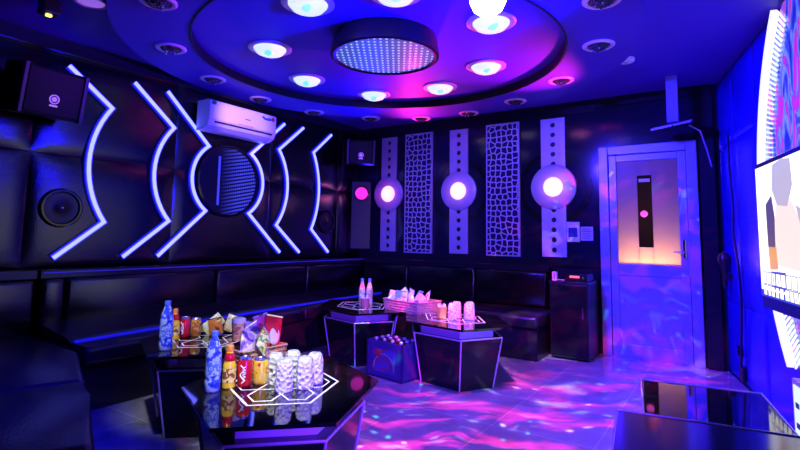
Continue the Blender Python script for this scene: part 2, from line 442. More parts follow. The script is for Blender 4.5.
# ------------------------------------------------------------------ left wall: chevron LED lights
def chevron(sgn, top, el, mid, zt, ze_t, ze_b, zb, label, grp='blue chevron light strips on the left wall'):
    c0 = 3.26
    def arc(n=14):
        p0 = Vector((el, ze_t)); p1 = Vector((mid, (ze_t + ze_b) / 2)); p2 = Vector((el, ze_b))
        s_ = abs(mid - el); h2 = (ze_t - ze_b) / 2; rad = (s_ * s_ + h2 * h2) / (2 * s_)
        cx = mid - rad if mid > el else mid + rad
        a = math.asin(min(1, h2 / rad)); out = []
        for i in range(n + 1):
            t = a - 2 * a * i / n
            out.append((cx + (rad * math.cos(t)) * (1 if mid > el else -1), (ze_t + ze_b) / 2 + rad * math.sin(t)))
        return out
    path = [(top, zt)] + arc() + [(top, zb)]
    path = [(c0 + sgn * a, b) for a, b in path]
    t = thing('chevron_light', label, 'wall light', (0, c0 + sgn * top, zb), group=grp)
    inv = Matrix.Translation((0, -(c0 + sgn * top), -zb))
    emb = lambda u, v, d: tuple(inv @ Vector((d, u, v)))
    MB().ribbon(path, .050, .0015, .026, emb).build('channel', 'led_channel', t)
    MB().ribbon(path, .026, .026, .038, emb).build('diffuser', 'led_blue', t)
    return t
chevron(-1, .72, .26, .425, 2.435, 2.0, 1.365, .94, 'blue-white light strip hugging the left edge of the round wall mirror')
chevron(1, .72, .26, .435, 2.42, 2.0, 1.365, .95, 'blue-white light strip hugging the right edge of the round wall mirror')
chevron(-1, 1.025, .635, .80, 2.435, 2.11, 1.253, .94, 'blue chevron light strip, second from the left on the padded wall')
chevron(1, 1.025, .65, .80, 2.433, 2.11, 1.253, .945, 'blue chevron light strip, second from the right on the padded wall')
chevron(-1, 1.54, 1.195, 1.343, 2.43, 2.167, 1.224, .943, 'large blue-white chevron light strip, leftmost on the padded wall')
chevron(1, 1.53, 1.21, 1.325, 2.438, 2.16, 1.222, .94, 'thin blue chevron light strip nearest the room corner, rightmost on the padded wall')
# round infinity mirror
t = thing('round_mirror', 'round dark infinity mirror with rows of blue dots on left wall', 'mirror', (0, 3.26, 1.68))
MX = Matrix.Rotation(PI / 2, 4, 'Y')
MB().lathe([(.365, -.01), (.365, .03), (.345, .034), (.34, .02)], 64, MX, cap=False).build('mirror_rim', 'plastic_gloss', t, smooth=True)
MB().lathe([(.35, -.005), (.35, .02), ], 64, MX).build('mirror_glass', 'dots_wall', t)
MB().box((.018, -.135, -.25), (.03, -.115, .24)).build('vertical_light', mat('dim_blue_tube', (.1, .1, .4), .4, emit=(.05, .06, .8), strength=.8), t)
# two round ports
for i, (y, lab) in enumerate([(1.757, 'round black port ringed with a glossy rim between padded panels, left of the chevrons'), (4.765, 'round black port on the padded wall near the room corner')]):
    t = thing('speaker_port', lab, 'speaker', (0, y, 1.322))
    MB().lathe([(.15, -.01), (.15, .016), (.14, .024), (.125, .024), (.118, .01)], 40, MX, cap=False).build('port_rim', 'plastic_gloss', t, smooth=True)
    MB().lathe([(.12, -.005), (.12, .008), (.06, .002), (.03, .014), (.004, .02)], 40, MX).build('cone', 'plastic', t, smooth=True)
    MB().lathe([(.007, .018), (.007, .023), (.003, .026)], 12, MX).build('centre_stud', 'chrome', t, smooth=True)

# air conditioner
t = thing('air_conditioner', 'white split air conditioner high on the left wall above the round mirror', 'air conditioner', (0.042, 2.84, 2.13))
b = MB(); prof = [(0, 0), (.10, 0), (.175, .035), (.195, .10), (.195, .27), (.17, .285), (0, .285)]
b.prism([(x, z) for x, z in prof], 0, .82, Matrix(((1, 0, 0, 0), (0, 0, 1, 0), (0, 1, 0, 0), (0, 0, 0, 1)))).build('housing', 'white', t)
q = MB(); q.box((.19, .03, .088), (.1985, .79, .094)); q.build('panel_seam', 'offwhite', t)
q = MB(); q.prism([(.125, .006), (.182, .036), (.19, .066), (.186, .068), (.17, .044), (.122, .012)], .07, .76, Matrix(((1, 0, 0, 0), (0, 0, 1, 0), (0, 1, 0, 0), (0, 0, 0, 1)))); q.build('louvre', 'offwhite', t)
MB().box((.189, .06, .066), (.199, .77, .08)).build('outlet_gap', 'plastic', t)
MB().box((.194, .33, .1), (.198, .52, .106)).build('red_line', 'label_red', t)
MB().box((.194, .02, .235), (.198, .07, .272)).build('green_sticker', 'dark_green', t)
lg = MB(); lg.prism([(.62, .235), (.66, .215), (.73, .212), (.76, .222), (.74, .245), (.68, .235), (.64, .25)], .1935, .1985, Matrix(((0, 0, 1, 0), (1, 0, 0, 0), (0, 1, 0, 0), (0, 0, 0, 1)))); lg.build('blue_emblem', 'logo_blue', t)
lg = MB(); lg.lathe([(.022, .193), (.022, .199)], 14, Matrix.Translation((0, .775, .235)) @ MX @ Matrix.Identity(4)); lg.build('red_emblem', 'logo_red', t)
MB().box((.194, .42, .165), (.198, .48, .172)).build('maker_mark', 'navy', t)

# ------------------------------------------------------------------ loudspeakers
def loudspeaker(label, loc, rz, tilt, w, h, dpt, faint=False):
    t = thing('loudspeaker', label, 'speaker', loc, rot=(0, tilt, rz))   # +x is the front
    MB().box((-dpt / 2, -w / 2, -h / 2), (dpt / 2 - .02, w / 2, h / 2), bev=.02).build('cabinet', 'plastic', t, smooth=True)
    g = MB(); g.box((dpt / 2 - .02, -w / 2 + .03, -h / 2 + .02), (dpt / 2, w / 2 - .03, h / 2 - .02), bev=.008); g.build('grille', mat('speaker_grille', (.006, .006, .009), .55, bump=('voronoi', 250, .6, .002)), t, smooth=True)
    vc = mat('violet_cheek', (.07, .03, .08), .35)
    for s_ in (-1, 1): MB().box((dpt / 2 - .045, s_ * (w / 2 - .012) - .014, -h / 2), (dpt / 2 + .004, s_ * (w / 2 - .012) + .014, h / 2), bev=.006).build('side_cheek', vc, t)
    b = MB()
    b.ribbon([(.03 * math.cos(2 * PI * k / 20), .03 * math.sin(2 * PI * k / 20) - h * .12) for k in range(20)], .006, dpt / 2, dpt / 2 + .006, lambda a, c, d: (d, a, c), closed=True)
    b.lathe([(.018, dpt / 2), (.018, dpt / 2 + .005), (.01, dpt / 2 + .007)], 16, Matrix.Translation((0, 0, -h * .12)) @ MX)
    b.box((dpt / 2, -.026, -h * .12 - .052), (dpt / 2 + .005, .026, -h * .12 - .04))
    b.build('round_badge', 'violet_logo', t)
    br = MB(); br.tube([(-dpt / 2 + .03, 0, h / 2 - .02), (-dpt / 2 - .0, 0, h / 2 + .04)], .012); br.build('bracket', 'plastic', t)
    return t
loudspeaker('large black loudspeaker with a round violet badge hung at upper left', (.22, 1.50, 2.13), R(6), R(10), .42, .35, .28)
loudspeaker('small black loudspeaker with a pale badge in the far room corner', (.27, 5.08, 2.235), R(-45), R(8), .36, .32, .26)

# ------------------------------------------------------------------ back wall light strips and lattice panels
def holed_strip(bm, x0, x1, zc, pitch, count, r, y0, y1):
    """vertical strip of square cells each with a real round hole; local x,z plane; y0 front, y1 back"""
    for k in range(count):
        za = zc + k * pitch; zb = za + pitch; cx = (x0 + x1) / 2; cz = (za + zb) / 2; n = 24
        inner = []; outer = []
        for i in range(n):
            a = 2 * PI * i / n + PI / n
            c, s = math.cos(a), math.sin(a)
            inner.append((cx + r * c, cz + r * s))
            hx, hz = (x1 - x0) / 2, pitch / 2
            k2 = min(hx / max(abs(c), 1e-6), hz / max(abs(s), 1e-6)); outer.append([cx + k2 * c, cz + k2 * s])
        for sx, sz in ((x0, za), (x1, za), (x1, zb), (x0, zb)):
            j = min(range(n), key=lambda i: (outer[i][0] - sx) ** 2 + (outer[i][1] - sz) ** 2); outer[j] = [sx, sz]
        V = {}
        for nm, ps in (('i', inner), ('o', outer)):
            for d, y in ((0, y0), (1, y1)): V[nm, d] = [bm.bm.verts.new((x, y, z)) for x, z in ps]
        for i in range(n):
            j = (i + 1) % n
            bm.bm.faces.new((V['o', 0][i], V['o', 0][j], V['i', 0][j], V['i', 0][i]))
            bm.bm.faces.new((V['o', 1][i], V['i', 1][i], V['i', 1][j], V['o', 1][j]))
            bm.bm.faces.new((V['i', 0][i], V['i', 0][j], V['i', 1][j], V['i', 1][i]))
            bm.bm.faces.new((V['o', 0][i], V['o', 1][i], V['o', 1][j], V['o', 0][j]))
MY = Matrix.Rotation(PI / 2, 4, 'X')     # local z -> -y (towards the room)
def strip_light(x, w, rd, label, ring):
    t = thing('strip_wall_light', label, 'wall light', (x, D, .955), group='tall perforated wall lights on the back wall')
    cz = 1.71 - .955; H_ = 1.515
    bm = MB(); pt = (H_ / 2 - .215) / 5; 
    holed_strip(bm, -w / 2, w / 2, H_ - 5 * .108 - .02, .108, 5, .028, -.03, -.012)
    holed_strip(bm, -w / 2, w / 2, .02, .108, 5, .028, -.03, -.012)
    bm.box((-w / 2, -.03, 0), (w / 2, -.012, .02)).box((-w / 2, -.03, H_ - .02), (w / 2, -.012, H_)).box((-w / 2, -.03, .56), (w / 2, -.012, H_ - .56))
    bm.build('perforated_strip', 'silver_panel', t)
    MB().box((-w / 2 + .005, -.012, .005), (w / 2 - .005, -.0, H_ - .005)).build('backing', 'plastic', t)
    MT = Matrix.Translation((0, 0, cz)) @ MY
    MB().lathe([(rd, .012), (rd, .04), (rd - .012, .046), (.108, .046), (.104, .04)], 48, MT).build('disc', 'silver_panel', t, smooth=True)
    MB().lathe([(.104, .04), (.101, .052), (.08, .062), (.05, .067), (.01, .068)], 40, MT).build('glowing_lens', 'glow_pink', t, smooth=True)
    if ring:
        MB().lathe([(.40, .001), (.40, .01), (.34, .01), (.34, .001)], 64, MT, cap=False).build('dark_halo', 'plastic_gloss', t)
    return t
strip_light(.487, .24, .225, 'perforated silver wall light, nearest the room corner, with smallest-looking pink round lamp', False)
strip_light(1.525, .245, .235, 'perforated silver wall light between the two lattice panels, pink-white round lamp', True)
strip_light(2.675, .262, .245, 'perforated silver wall light nearest the door with bright round lamp', True)
for x0, x1, lab in ((.75, 1.155, 'tall silver lattice panel left of the middle round wall light'), (1.89, 2.295, 'tall silver lattice panel right of the middle round wall light')):
    t = thing('lattice_panel', lab, 'wall panel', ((x0 + x1) / 2, D, .945), group='silver openwork lattice panels on the back wall')
    w2 = (x1 - x0) / 2; Hh = 1.535
    MB().box((-w2 + .01, -.032, .01), (w2 - .01, -.014, Hh - .01)).build('lattice', 'lattice', t)
    f = MB(); f.box((-w2, -.038, 0), (-w2 + .014, -.012, Hh)).box((w2 - .014, -.038, 0), (w2, -.012, Hh)).box((-w2 + .014, -.038, 0), (w2 - .014, -.012, .014)).box((-w2 + .014, -.038, Hh - .014), (w2 - .014, -.012, Hh))
    f.build('frame', 'silver_panel', t)
# corner lamp on the chamfered strip between the two walls
t = thing('corner_wall_light', 'dim narrow corner strip with a magenta round lamp beneath the small loudspeaker', 'wall light', (.11, 5.33, .98), R(48))
MB().box((-.13, -.02, 0), (.13, 0, .90), bev=.004).build('dark_strip', mat('smoked_strip', (.035, .032, .05), .25), t)
MT = Matrix.Translation((.0, 0, .74)) @ MY
MB().lathe([(.10, .02), (.10, .03), (.085, .034)], 40, MT, cap=False).build('lamp_rim', 'plastic_gloss', t, smooth=True)
MB().lathe([(.085, .022), (.08, .036), (.06, .046), (.03, .051), (.005, .052)], 36, MT).build('magenta_lens', mat('magenta_lens', (.8, .1, .5), .4, emit=(1., .03, .55), strength=.9), t, smooth=True)
# cards by the door
t = thing('framed_card', 'small white framed card with a navy centre beside the door', 'sign', (2.87, D, 1.12))
MB().box((-.068, -.012, 0), (.068, 0, .21)).build('card', 'white', t)
MB().box((-.045, -.015, .05), (.045, -.012, .15)).build('navy_field', 'navy', t)
t = thing('notice_card', 'small plain pale notice card right of the framed card', 'sign', (3.01, D, 1.135))
MB().box((-.062, -.008, 0), (.062, 0, .145)).build('card', mat('pale_card', (.6, .6, .72), .5), t)
q = MB()
for k in range(5): q.box((-.045, -.010, .022 + k * .023), (.03 + .015 * (k % 2), -.008, .029 + k * .023))
q.build('printed_lines', 'navy', t)

# ------------------------------------------------------------------ ceiling fittings
def downlight_dark(label, x, y, z):
    t = thing('dark_downlight', label, 'ceiling light', (x, y, z), group='dark crystal downlights around the ceiling ring')
    return t
dark = [(1.42, 1.61), (.77, 2.10), (.39, 2.75), (.24, 3.43), (.35, 4.12), (.74, 4.68), (1.26, 4.98), (1.85, 5.04), (2.48, 4.83), (3.07, 4.38), (3.53, 3.71), (3.70, 3.0)]
proto = None
for i, (x, y) in enumerate(dark):
    lab = ORD[i] + ' from the left of the dark crystal downlights along the outer ceiling ring'
    z = 2.55 if math.hypot(x - CX, y - CY) < 1.93 - .08 else 2.55
    if proto is None:
        proto = thing('dark_downlight', lab, 'ceiling light', (x, y, z), group='dark crystal downlights around the ceiling ring')
        MB().lathe([(.112, 0), (.112, -.006), (.10, -.014), (.082, -.012), (.078, -.002)], 36, cap=False).build('bezel', mat('pale_violet_bezel', (.9, .75, .9), .3, .2), proto, smooth=True)
        c = MB(); c.lathe([(.08, -.001), (.07, -.018), (.045, -.034), (.015, -.042), (.003, -.043)], 10)
        c.build('crystal', 'crystal', proto)
        for k in range(4):
            a = k * PI / 2 + .3; MB().box((.04 * math.cos(a) - .005, .04 * math.sin(a) - .005, -.045), (.04 * math.cos(a) + .005, .04 * math.sin(a) + .005, -.034)).build('facet_stud', 'chrome', proto)
    else: dup(proto, (x, y, z), 0, lab)

bright = [(2.083, 2.217, 'upper left, cut by the top of the photo'), (1.28, 2.623, 'farthest left on the recessed ceiling'), (.977, 3.353, 'lower left of the round LED drum'),
          (1.229, 4.08, 'directly below the round LED drum'), (1.937, 4.216, 'lower right of the round LED drum'), (2.571, 3.888, 'right of the round LED drum, straight below the party lamp'),
          (2.962, 3.088, 'largest one, right behind the hanging party lamp'), (2.635, 2.40, 'barely in view above the round LED drum')]
p2 = None
for x, y, d in bright:
    lab = 'bright white eyeball ceiling lamp, ' + d
    if p2 is None:
        p2 = thing('eyeball_ceiling_lamp', lab, 'ceiling light', (x, y, H), group='bright eyeball lamps in the recessed ceiling')
        MB().lathe([(.17, 0), (.17, -.008), (.155, -.016), (.128, -.012), (.122, 0)], 40, cap=False).build('bezel', mat('violet_white_bezel', (.7, .6, .85), .35, .3), p2, smooth=True)
        MB().lathe([(.125, -.001), (.122, -.02), (.10, -.045), (.065, -.06), (.02, -.066), (.002, -.067)], 36).build('lens', 'lens_white', p2, smooth=True)
        m_ = Matrix.Translation((.03, -.05, -.043)) @ Matrix.Rotation(R(-42), 4, 'X')
        MB().lathe([(.045, 0), (.038, -.014), (.02, -.022), (.002, -.024)], 24, m_).build('lamp_core', 'lens_core', p2, smooth=True)
    else: dup(p2, (x, y, H), 0, lab)
# LED drum
t = thing('led_drum', 'round black ceiling drum with an infinity mirror of blue-white LED dots', 'ceiling light', (2.17, 2.95, 2.475), R(33.6))
MB().lathe([(.385, H - 2.475 - .001), (.405, .03), (.405, .0), (.385, -.008), (.362, 0), (.362, .02)], 64, cap=False).build('drum_rim', 'riser', t, smooth=True)
MB().lathe([(.37, .004), (.37, .02)], 64).build('mirror_disc', 'dots_ceiling', t)
# party lamp
t = thing('party_lamp', 'glaring white dome party lamp hanging at the top centre of ceiling', 'ceiling light', (3.20, 2.49, 2.47))
MB().lathe([(.05, .15), (.05, .05), (.09, .045), (.1, .0)][::-1], 32).build('lamp_body', 'white', t, smooth=True)
MB().lathe([(.002, -.10), (.04, -.093), (.08, -.062), (.1, -.018), (.102, .0)], 32).build('dome', 'bulb', t, smooth=True)
# small ceiling bits
t = thing('smoke_detector', 'small flat white smoke detector on the ceiling left of the door', 'smoke detector', (3.616, 4.319, H))
MB().lathe([(.065, 0), (.065, -.015), (.055, -.028), (.01, -.03)], 32).build('cover', 'white', t, smooth=True)
MB().lathe([(.02, -.028), (.018, -.036), (.004, -.038)], 20).build('sensor', 'offwhite', t, smooth=True)
t = thing('laser_lamp', 'small stage laser with a glowing yellow eye at top left of ceiling', 'ceiling light', (.72, 1.30, 2.51))
MB().box((-.05, -.05, 0), (.05, .05, .1), bev=.01).build('housing', 'plastic', t)
MB().lathe([(.018, 0), (.018, -.008), (.004, -.012)], 16).build('yellow_eye', 'yellow_led', t, smooth=True)
t = thing('slim_downlight', 'flat violet-rimmed downlight at the far left of the ceiling', 'ceiling light', (.897, 1.461, H))
MB().lathe([(.10, 0), (.10, -.008), (.085, -.012), (.08, -.004)], 32, cap=False).build('bezel', mat('pink_violet_bezel', (.8, .5, .85), .35, .2), t, smooth=True)
MB().lathe([(.08, -.001), (.078, -.006), (.01, -.008)], 32).build('lens', mat('dim_violet_lens', (.4, .3, .6), .3, emit=(.3, .12, .7), strength=.8), t, smooth=True)
# bracket with a tilted plate near the door
t = thing('ceiling_bracket', 'blue-lit ceiling post holding a tilted pale plate above the door', 'bracket', (3.88, 5.0, 2.17))
MB().box((-.045, -.03, .03), (.045, .03, H - 2.17)).build('post', mat('blue_grey_post', (.3, .3, .6), .5), t)
pm = Matrix.Rotation(R(14), 4, 'X') @ Matrix.Rotation(R(-8), 4, 'Y')
MB().box((-.17, -.12, 0), (0, .12, .018), pm, bev=.004).build('plate', 'silver_panel', t)
MB().box((.01, -.12, 0), (.15, .12, .018), pm, bev=.004).build('plate', mat('dim_plate', (.35, .35, .6), .4), t)
MB().tube([(.12, .05, 0), (.2, .1, -.05), (.24, .2, -.2), (.27, .3, -.35)], .006).build('cable', 'pale_cable', t)

# ------------------------------------------------------------------ right wall: screen, LED ring, art glass, small fittings
RZ = math.atan2(-U.y, -U.x)       # local x = -U, local y = N
def LW(s, off, z): return (-s, off, z)      # point in the wall's own frame (origin P0)
def RT(s, off, z): return RW(s, off, z)
LS, LZ, LR = 2.93, 1.45, 1.70
def arc_pts(rad, n=80, zmin=.37, zmax=2.6):
    out = []
    for i in range(n + 1):
        a = PI / 2 + PI * i / n
        s_, z = LS + rad * math.cos(a), LZ + rad * math.sin(a)
        if zmin <= z <= zmax and s_ <= 3.2: out.append((s_, z))
    return out
t = thing('led_ring', 'curved white LED strip with fine white teeth arching behind the screen', 'wall light', P0, RZ)
emb = lambda u, v, d: (-u, d, v)
MB().ribbon(arc_pts(LR - .02), .055, .0, .035, emb).build('light_strip', 'led_white', t)
fr = MB()
ap = arc_pts(LR - .06, 150)
for k in range(1, len(ap) - 1):
    s_, z = ap[k]; dx, dz = (LS - s_) / LR, (LZ - z) / LR
    fr.ribbon([(s_, z), (s_ + dx * .17, z + dz * .17)], .009, .012, .02, emb)
fr.build('light_teeth', 'led_white', t)
# art glass inside the ring
disc = arc_pts(LR - .08, 60) 
t2 = thing('art_glass', 'wall panel of swirling blue and pink art glass behind the screen', 'wall panel', P0, RZ)
pg = [(-3.2, disc[0][1])] + [(-a, b) for a, b in disc] + [(-3.2, disc[-1][1])]
MB().prism(pg, .002, .008, Matrix(((1, 0, 0, 0), (0, 0, 1, 0), (0, 1, 0, 0), (0, 0, 0, 1)))).build('glass_panel', 'decor', t2)
# television
S0, Z0, TW, TH = 1.39, .80, 1.50, .83
t = thing('television', 'large wall screen showing a bright white scene with lyric letters', 'television', RW(S0 + TW / 2, 0, Z0), RZ)
MB().box((-TW / 2 - .012, .015, -.075), (TW / 2 + .012, .085, TH + .03), bev=.006).build('bezel', 'plastic_gloss', t)
MB().box((-.2, -.0, .2), (.2, .015, .6)).build('wall_mount', 'plastic', t)
scr = MB().box((-TW / 2, .085, 0), (TW / 2, .088, TH)).build('screen', 'screen_white', t)
def spoly(name, pts, m, lift):      # pts in screen fractions from the far (left in photo) edge
    b = MB(); b.prism([(TW / 2 - a * TW, c * TH) for a, c in pts], .088, .088 + lift, Matrix(((1, 0, 0, 0), (0, 0, 1, 0), (0, 1, 0, 0), (0, 0, 0, 1)))); return b.build(name, m, scr)
spoly('grey_figure_head', [(.22, .98), (.20, .80), (.25, .68), (.36, .66), (.42, .80), (.41, .98), (.32, 1.0)], 'screen_grey', .001)
spoly('peach_figure', [(.24, .68), (.20, .50), (.22, .25), (.52, .22), (.50, .50), (.40, .70)], 'screen_peach', .0008)
spoly('dark_shape', [(.115, .70), (.19, .76), (.215, .60), (.205, .38), (.12, .38)], 'screen_black', .0014)
spoly('orange_shape', [(.12, .38), (.215, .38), (.225, .22), (.13, .21)], 'screen_orange', .0014)
spoly('grey_shape', [(.44, .66), (.55, .60), (.60, .45), (.60, .20), (.50, .20), (.48, .50)], 'screen_grey', .0012)
spoly('lyric_band', [(.0, .0), (1, .0), (1, .06), (.0, .05)], 'screen_blue', .001)
spoly('blue_patch', [(.14, .07), (.30, .07), (.30, .205), (.14, .2)], 'screen_blue', .0016)
lm = MB(); wm = MB(); random.seed(3)
for row, (zb, hh) in enumerate(((.10, .085), (.015, .07))):
    x = .04
    while x < .96:
        wd = random.uniform(.028, .05)
        a0 = TW / 2 - x * TW; a1 = TW / 2 - (x + wd) * TW; z0 = zb * TH; z1 = (zb + hh) * TH
        lm.box((a1 - .004, .0885, z0 - .005), (a0 + .004, .0900, z1 + .005)); wm.box((a1, .0895, z0), (a0, .0906, z1))
        if random.random() < .7: lm.box(((a0 + a1) / 2 - .004, .090, z0 + .01), ((a0 + a1) / 2 + .004, .0912, (z0 + z1) / 2 + random.uniform(-.01, .02)))
        x += wd + random.uniform(.008, .02)
    if row == 0: continue
lm.build('letter_outlines', 'screen_black', scr); wm.build('letters', 'screen_white', scr)
# white cabinet by the end of the LED ring
t = thing('white_display', 'narrow white display box standing on the floor at the far right edge', 'display', RW(2.08, .035, 0), RZ)
MB().box((-.33, -.03, 0), (.33, .03, .37), bev=.008).build('box', 'white', t)
MB().box((-.30, .03, .03), (.30, .034, .34)).build('display_face', mat('mint_display', (0, 0, 0), .4, emit=(.8, .97, 1.), strength=1.), t)
for z in (.11, .22):
    for k in range(3): MB().box((.27 - k * .1 - .05, .034, z), (.27 - k * .1, .036, z + .03)).build('display_mark', 'dark_green', t)
# microphone holder, sockets, cables
t = thing('wall_microphone', 'dark oval microphone hung on the blue padded wall beside the door', 'microphone', RW(.28, .0, .89), RZ)
MB().lathe([(.012, -.15), (.02, -.12), (.024, -.02), (.03, .05), (.045, .08), (.048, .12), (.03, .155), (.005, .165)], 20, Matrix.Translation((0, .055, 0))).build('microphone_body', 'plastic', t, smooth=True)
MB().box((-.03, 0, -.06), (.03, .05, -.02), bev=.005).build('clip', 'plastic', t)
MB().lathe([(.008, .165), (.008, .172)], 10, Matrix.Translation((0, .055, 0))).build('cap_stud', 'chrome', t)
t = tag(MB().tube([RW(.50, .03, 2.05), RW(.52, .035, 1.75), RW(.55, .03, 1.45), RW(.60, .05, 1.2), RW(.64, .035, .95), RW(.66, .03, .7), RW(.60, .03, .4), RW(.55, .03, .16)], .009).build('hanging_cable', 'cable', smooth=True),
        'black cable hanging down the blue padded wall left of the screen', 'cable')
t = thing('wall_socket', 'small dark wall socket low on the blue wall', 'socket', RW(.50, .0, .09), RZ)
MB().box((-.05, 0, -.06), (.05, .022, .06), bev=.006).build('face_plate', 'plastic', t)
MB().lathe([(.014, .02), (.014, .026)], 12, Matrix.Rotation(-PI / 2, 4, 'X')).build('socket_hole', 'cable', t)
t = thing('wall_socket', 'glinting dark switch just above the low wall socket', 'switch', RW(.45, .0, .26), RZ)
MB().box((-.04, 0, -.04), (.04, .02, .04), bev=.006).build('face_plate', 'plastic_gloss', t)
MB().box((-.012, .02, -.02), (.012, .026, .02)).build('rocker', 'plastic', t)
t = thing('coat_hook', 'small bright metal hook high on the blue padded wall', 'hook', RW(.40, .0, 1.98), RZ)
MB().lathe([(.014, 0), (.014, .01)], 14, Matrix.Rotation(-PI / 2, 4, 'X')).build('hook_base', 'chrome', t)
MB().tube([(0, .01, 0), (0, .05, -.01), (0, .06, -.04), (0, .045, -.06)], .005).build('hook_arm', 'chrome', t)

# ------------------------------------------------------------------ seating
def cushion(a, b, bev=.035):
    m_ = MB(); m_.box(a, b, bev=bev); return m_
def rounded(name, a, b, m, parent, bev=.03): return cushion(a, b, bev).build(name, m, parent, smooth=True)
sofa = thing('bench_sofa', 'long black tufted bench sofa along the left wall under the chevron lights', 'sofa', (0, 1.6, 0))
MB().prism([(.03, 0), (.80, 0), (.80, 1.6), (.68, 2.3), (.66, 3.05), (.66, 3.86), (.03, 3.86)], 0, .30).build('plinth', 'leather_seat', sofa)
for ya, xa, yb, xb in ((0, .88, 1.22, .84), (1.225, .83, 2.1, .72), (2.105, .72, 3.86, .70)):
    b = MB(); b.prism([(.15, ya), (xa, ya), (xb, yb), (.15, yb)], .30, .42); bmesh.ops.bevel(b.bm, geom=b.bm.edges[:], offset=.035, segments=3, profile=.5, affect='EDGES'); b.build('seat_cushion', 'leather_seat', sofa, smooth=True)
def xb(y): return .68 - .20 * min(1, y / 2.8) ** .8
for y0, y1 in ((.0, .155), (.16, 1.44), (1.45, 2.65), (2.66, 3.7)):
    rounded('backrest_cushion', (.02, y0, .40), (.19, y1, .80), 'leather', sofa, .03)
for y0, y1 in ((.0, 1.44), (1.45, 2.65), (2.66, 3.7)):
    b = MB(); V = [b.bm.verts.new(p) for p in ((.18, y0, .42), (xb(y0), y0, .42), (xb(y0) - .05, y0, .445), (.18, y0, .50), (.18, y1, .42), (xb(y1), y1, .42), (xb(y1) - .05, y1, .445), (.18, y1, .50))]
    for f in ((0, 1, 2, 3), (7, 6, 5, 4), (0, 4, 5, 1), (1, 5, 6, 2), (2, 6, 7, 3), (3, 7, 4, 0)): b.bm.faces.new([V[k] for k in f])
    b.build('lumbar_bolster', 'leather_seat', sofa)  # wedge added to carry the blue seat highlight
MB().box((.03, 0, .80), (.15, 3.86, .865), bev=.006).build('top_ledge', 'ledge', sofa)
MB().ribbon([(xb(y) + .012, y) for y in (.02, .5, 1., 1.5, 2., 2.8, 3.7)], .022, .421, .437, lambda u, v, d: (u, v, d)).build('blue_light_line', 'led_line', sofa)  # glowing strip imitates the blue reflection along the seat
MB().box((.151, 0.02, .84), (.156, 3.8, .848)).build('blue_light_line', 'led_line_dim', sofa)
sofa = thing('bench_sofa', 'black bench sofa along the back wall below the round lamps', 'sofa', (.88, 4.68, 0))
MB().box((0, .05, 0), (1.83, .77, .30)).build('plinth', 'leather_seat', sofa)
for x0, x1 in ((0, .9), (.905, 1.85)): rounded('seat_cushion', (x0, 0, .30), (x1, .66, .42), 'leather_seat', sofa, .035)
for x0, x1 in ((-.7, .005), (.01, .92), (.93, 1.75)): rounded('backrest_cushion', (x0, .62, .421), (x1, .765, .80), 'leather', sofa, .03)
MB().box((-.7, .64, .80), (1.77, .76, .862), bev=.006).build('top_ledge', 'ledge', sofa)
sofa = thing('bench_sofa', 'near end of the black seating, jutting into the room at lower left', 'sofa', (0, 0, 0))
poly = [(.03, 1.58), (.93, 1.54), (1.87, 1.17), (2.45, .92), (2.2, .35), (.03, .55)]
MB().prism([(x * .98 + .02, y - .02) for x, y in poly], 0, .30).build('plinth', 'leather_seat', sofa)
def split_pad(ps):
    b = MB(); b.prism(ps, .30, .42); r = bmesh.ops.bevel(b.bm, geom=b.bm.edges[:], offset=.035, segments=3, profile=.5, affect='EDGES'); b.build('seat_cushion', 'leather_seat', sofa, smooth=True)
split_pad([(.03, 1.58), (.93, 1.54), (1.60, 1.275), (1.28, .42), (.03, .55)])
split_pad([(1.61, 1.27), (1.87, 1.17), (2.45, .92), (2.2, .35), (1.29, .42)])
rounded('backrest_cushion', (.02, .5, .40), (.17, 1.57, .80), 'leather', sofa, .03)
MB().box((.03, .5, .80), (.15, 1.585, .865), bev=.006).build('top_ledge', 'ledge', sofa)

# cabinet between seating and door
t = thing('side_cabinet', 'black low cabinet standing between the back sofa and the door', 'cabinet', (2.76, 4.98, 0))
MB().box((0, 0, .02), (.36, .47, .715), bev=.006).build('body', 'plastic', t)
MB().box((-.005, -.01, .715), (.365, .47, .74), bev=.004).build('top', 'ledge', t)
MB().box((.012, -.012, .05), (.348, 0, .70), bev=.003).build('door', 'base_panel', t)
MB().box((.31, -.03, .40), (.322, -.012, .50)).build('handle', 'chrome', t)
t = thing('amplifier', 'black amplifier with a small red display on top of the low cabinet', 'amplifier', (2.91, 5.0, .741))
MB().box((0, 0, .0), (.20, .3, .075), bev=.005).build('case', 'plastic_gloss', t)
MB().box((.04, -.004, .035), (.13, 0, .055)).build('red_display', 'red_led', t)
MB().lathe([(.012, 0), (.012, .014)], 16, Matrix.Translation((.165, 0, .04)) @ Matrix.Rotation(PI / 2, 4, 'X')).build('volume_knob', 'chrome', t)
t = thing('white_adapter', 'tiny white plug adapter on the low cabinet left of the amplifier', 'adapter', (2.80, 5.02, .741))
MB().box((-.022, -.02, 0), (.022, .02, .085), bev=.004).build('adapter_body', 'white', t)
MB().box((-.004, -.023, .01), (.004, -.02, .07)).build('slot', 'navy', t)
MB().tube([(.02, 0, .01), (.05, .01, .008), (.09, .0, .008)], .004).build('cord', 'white', t)

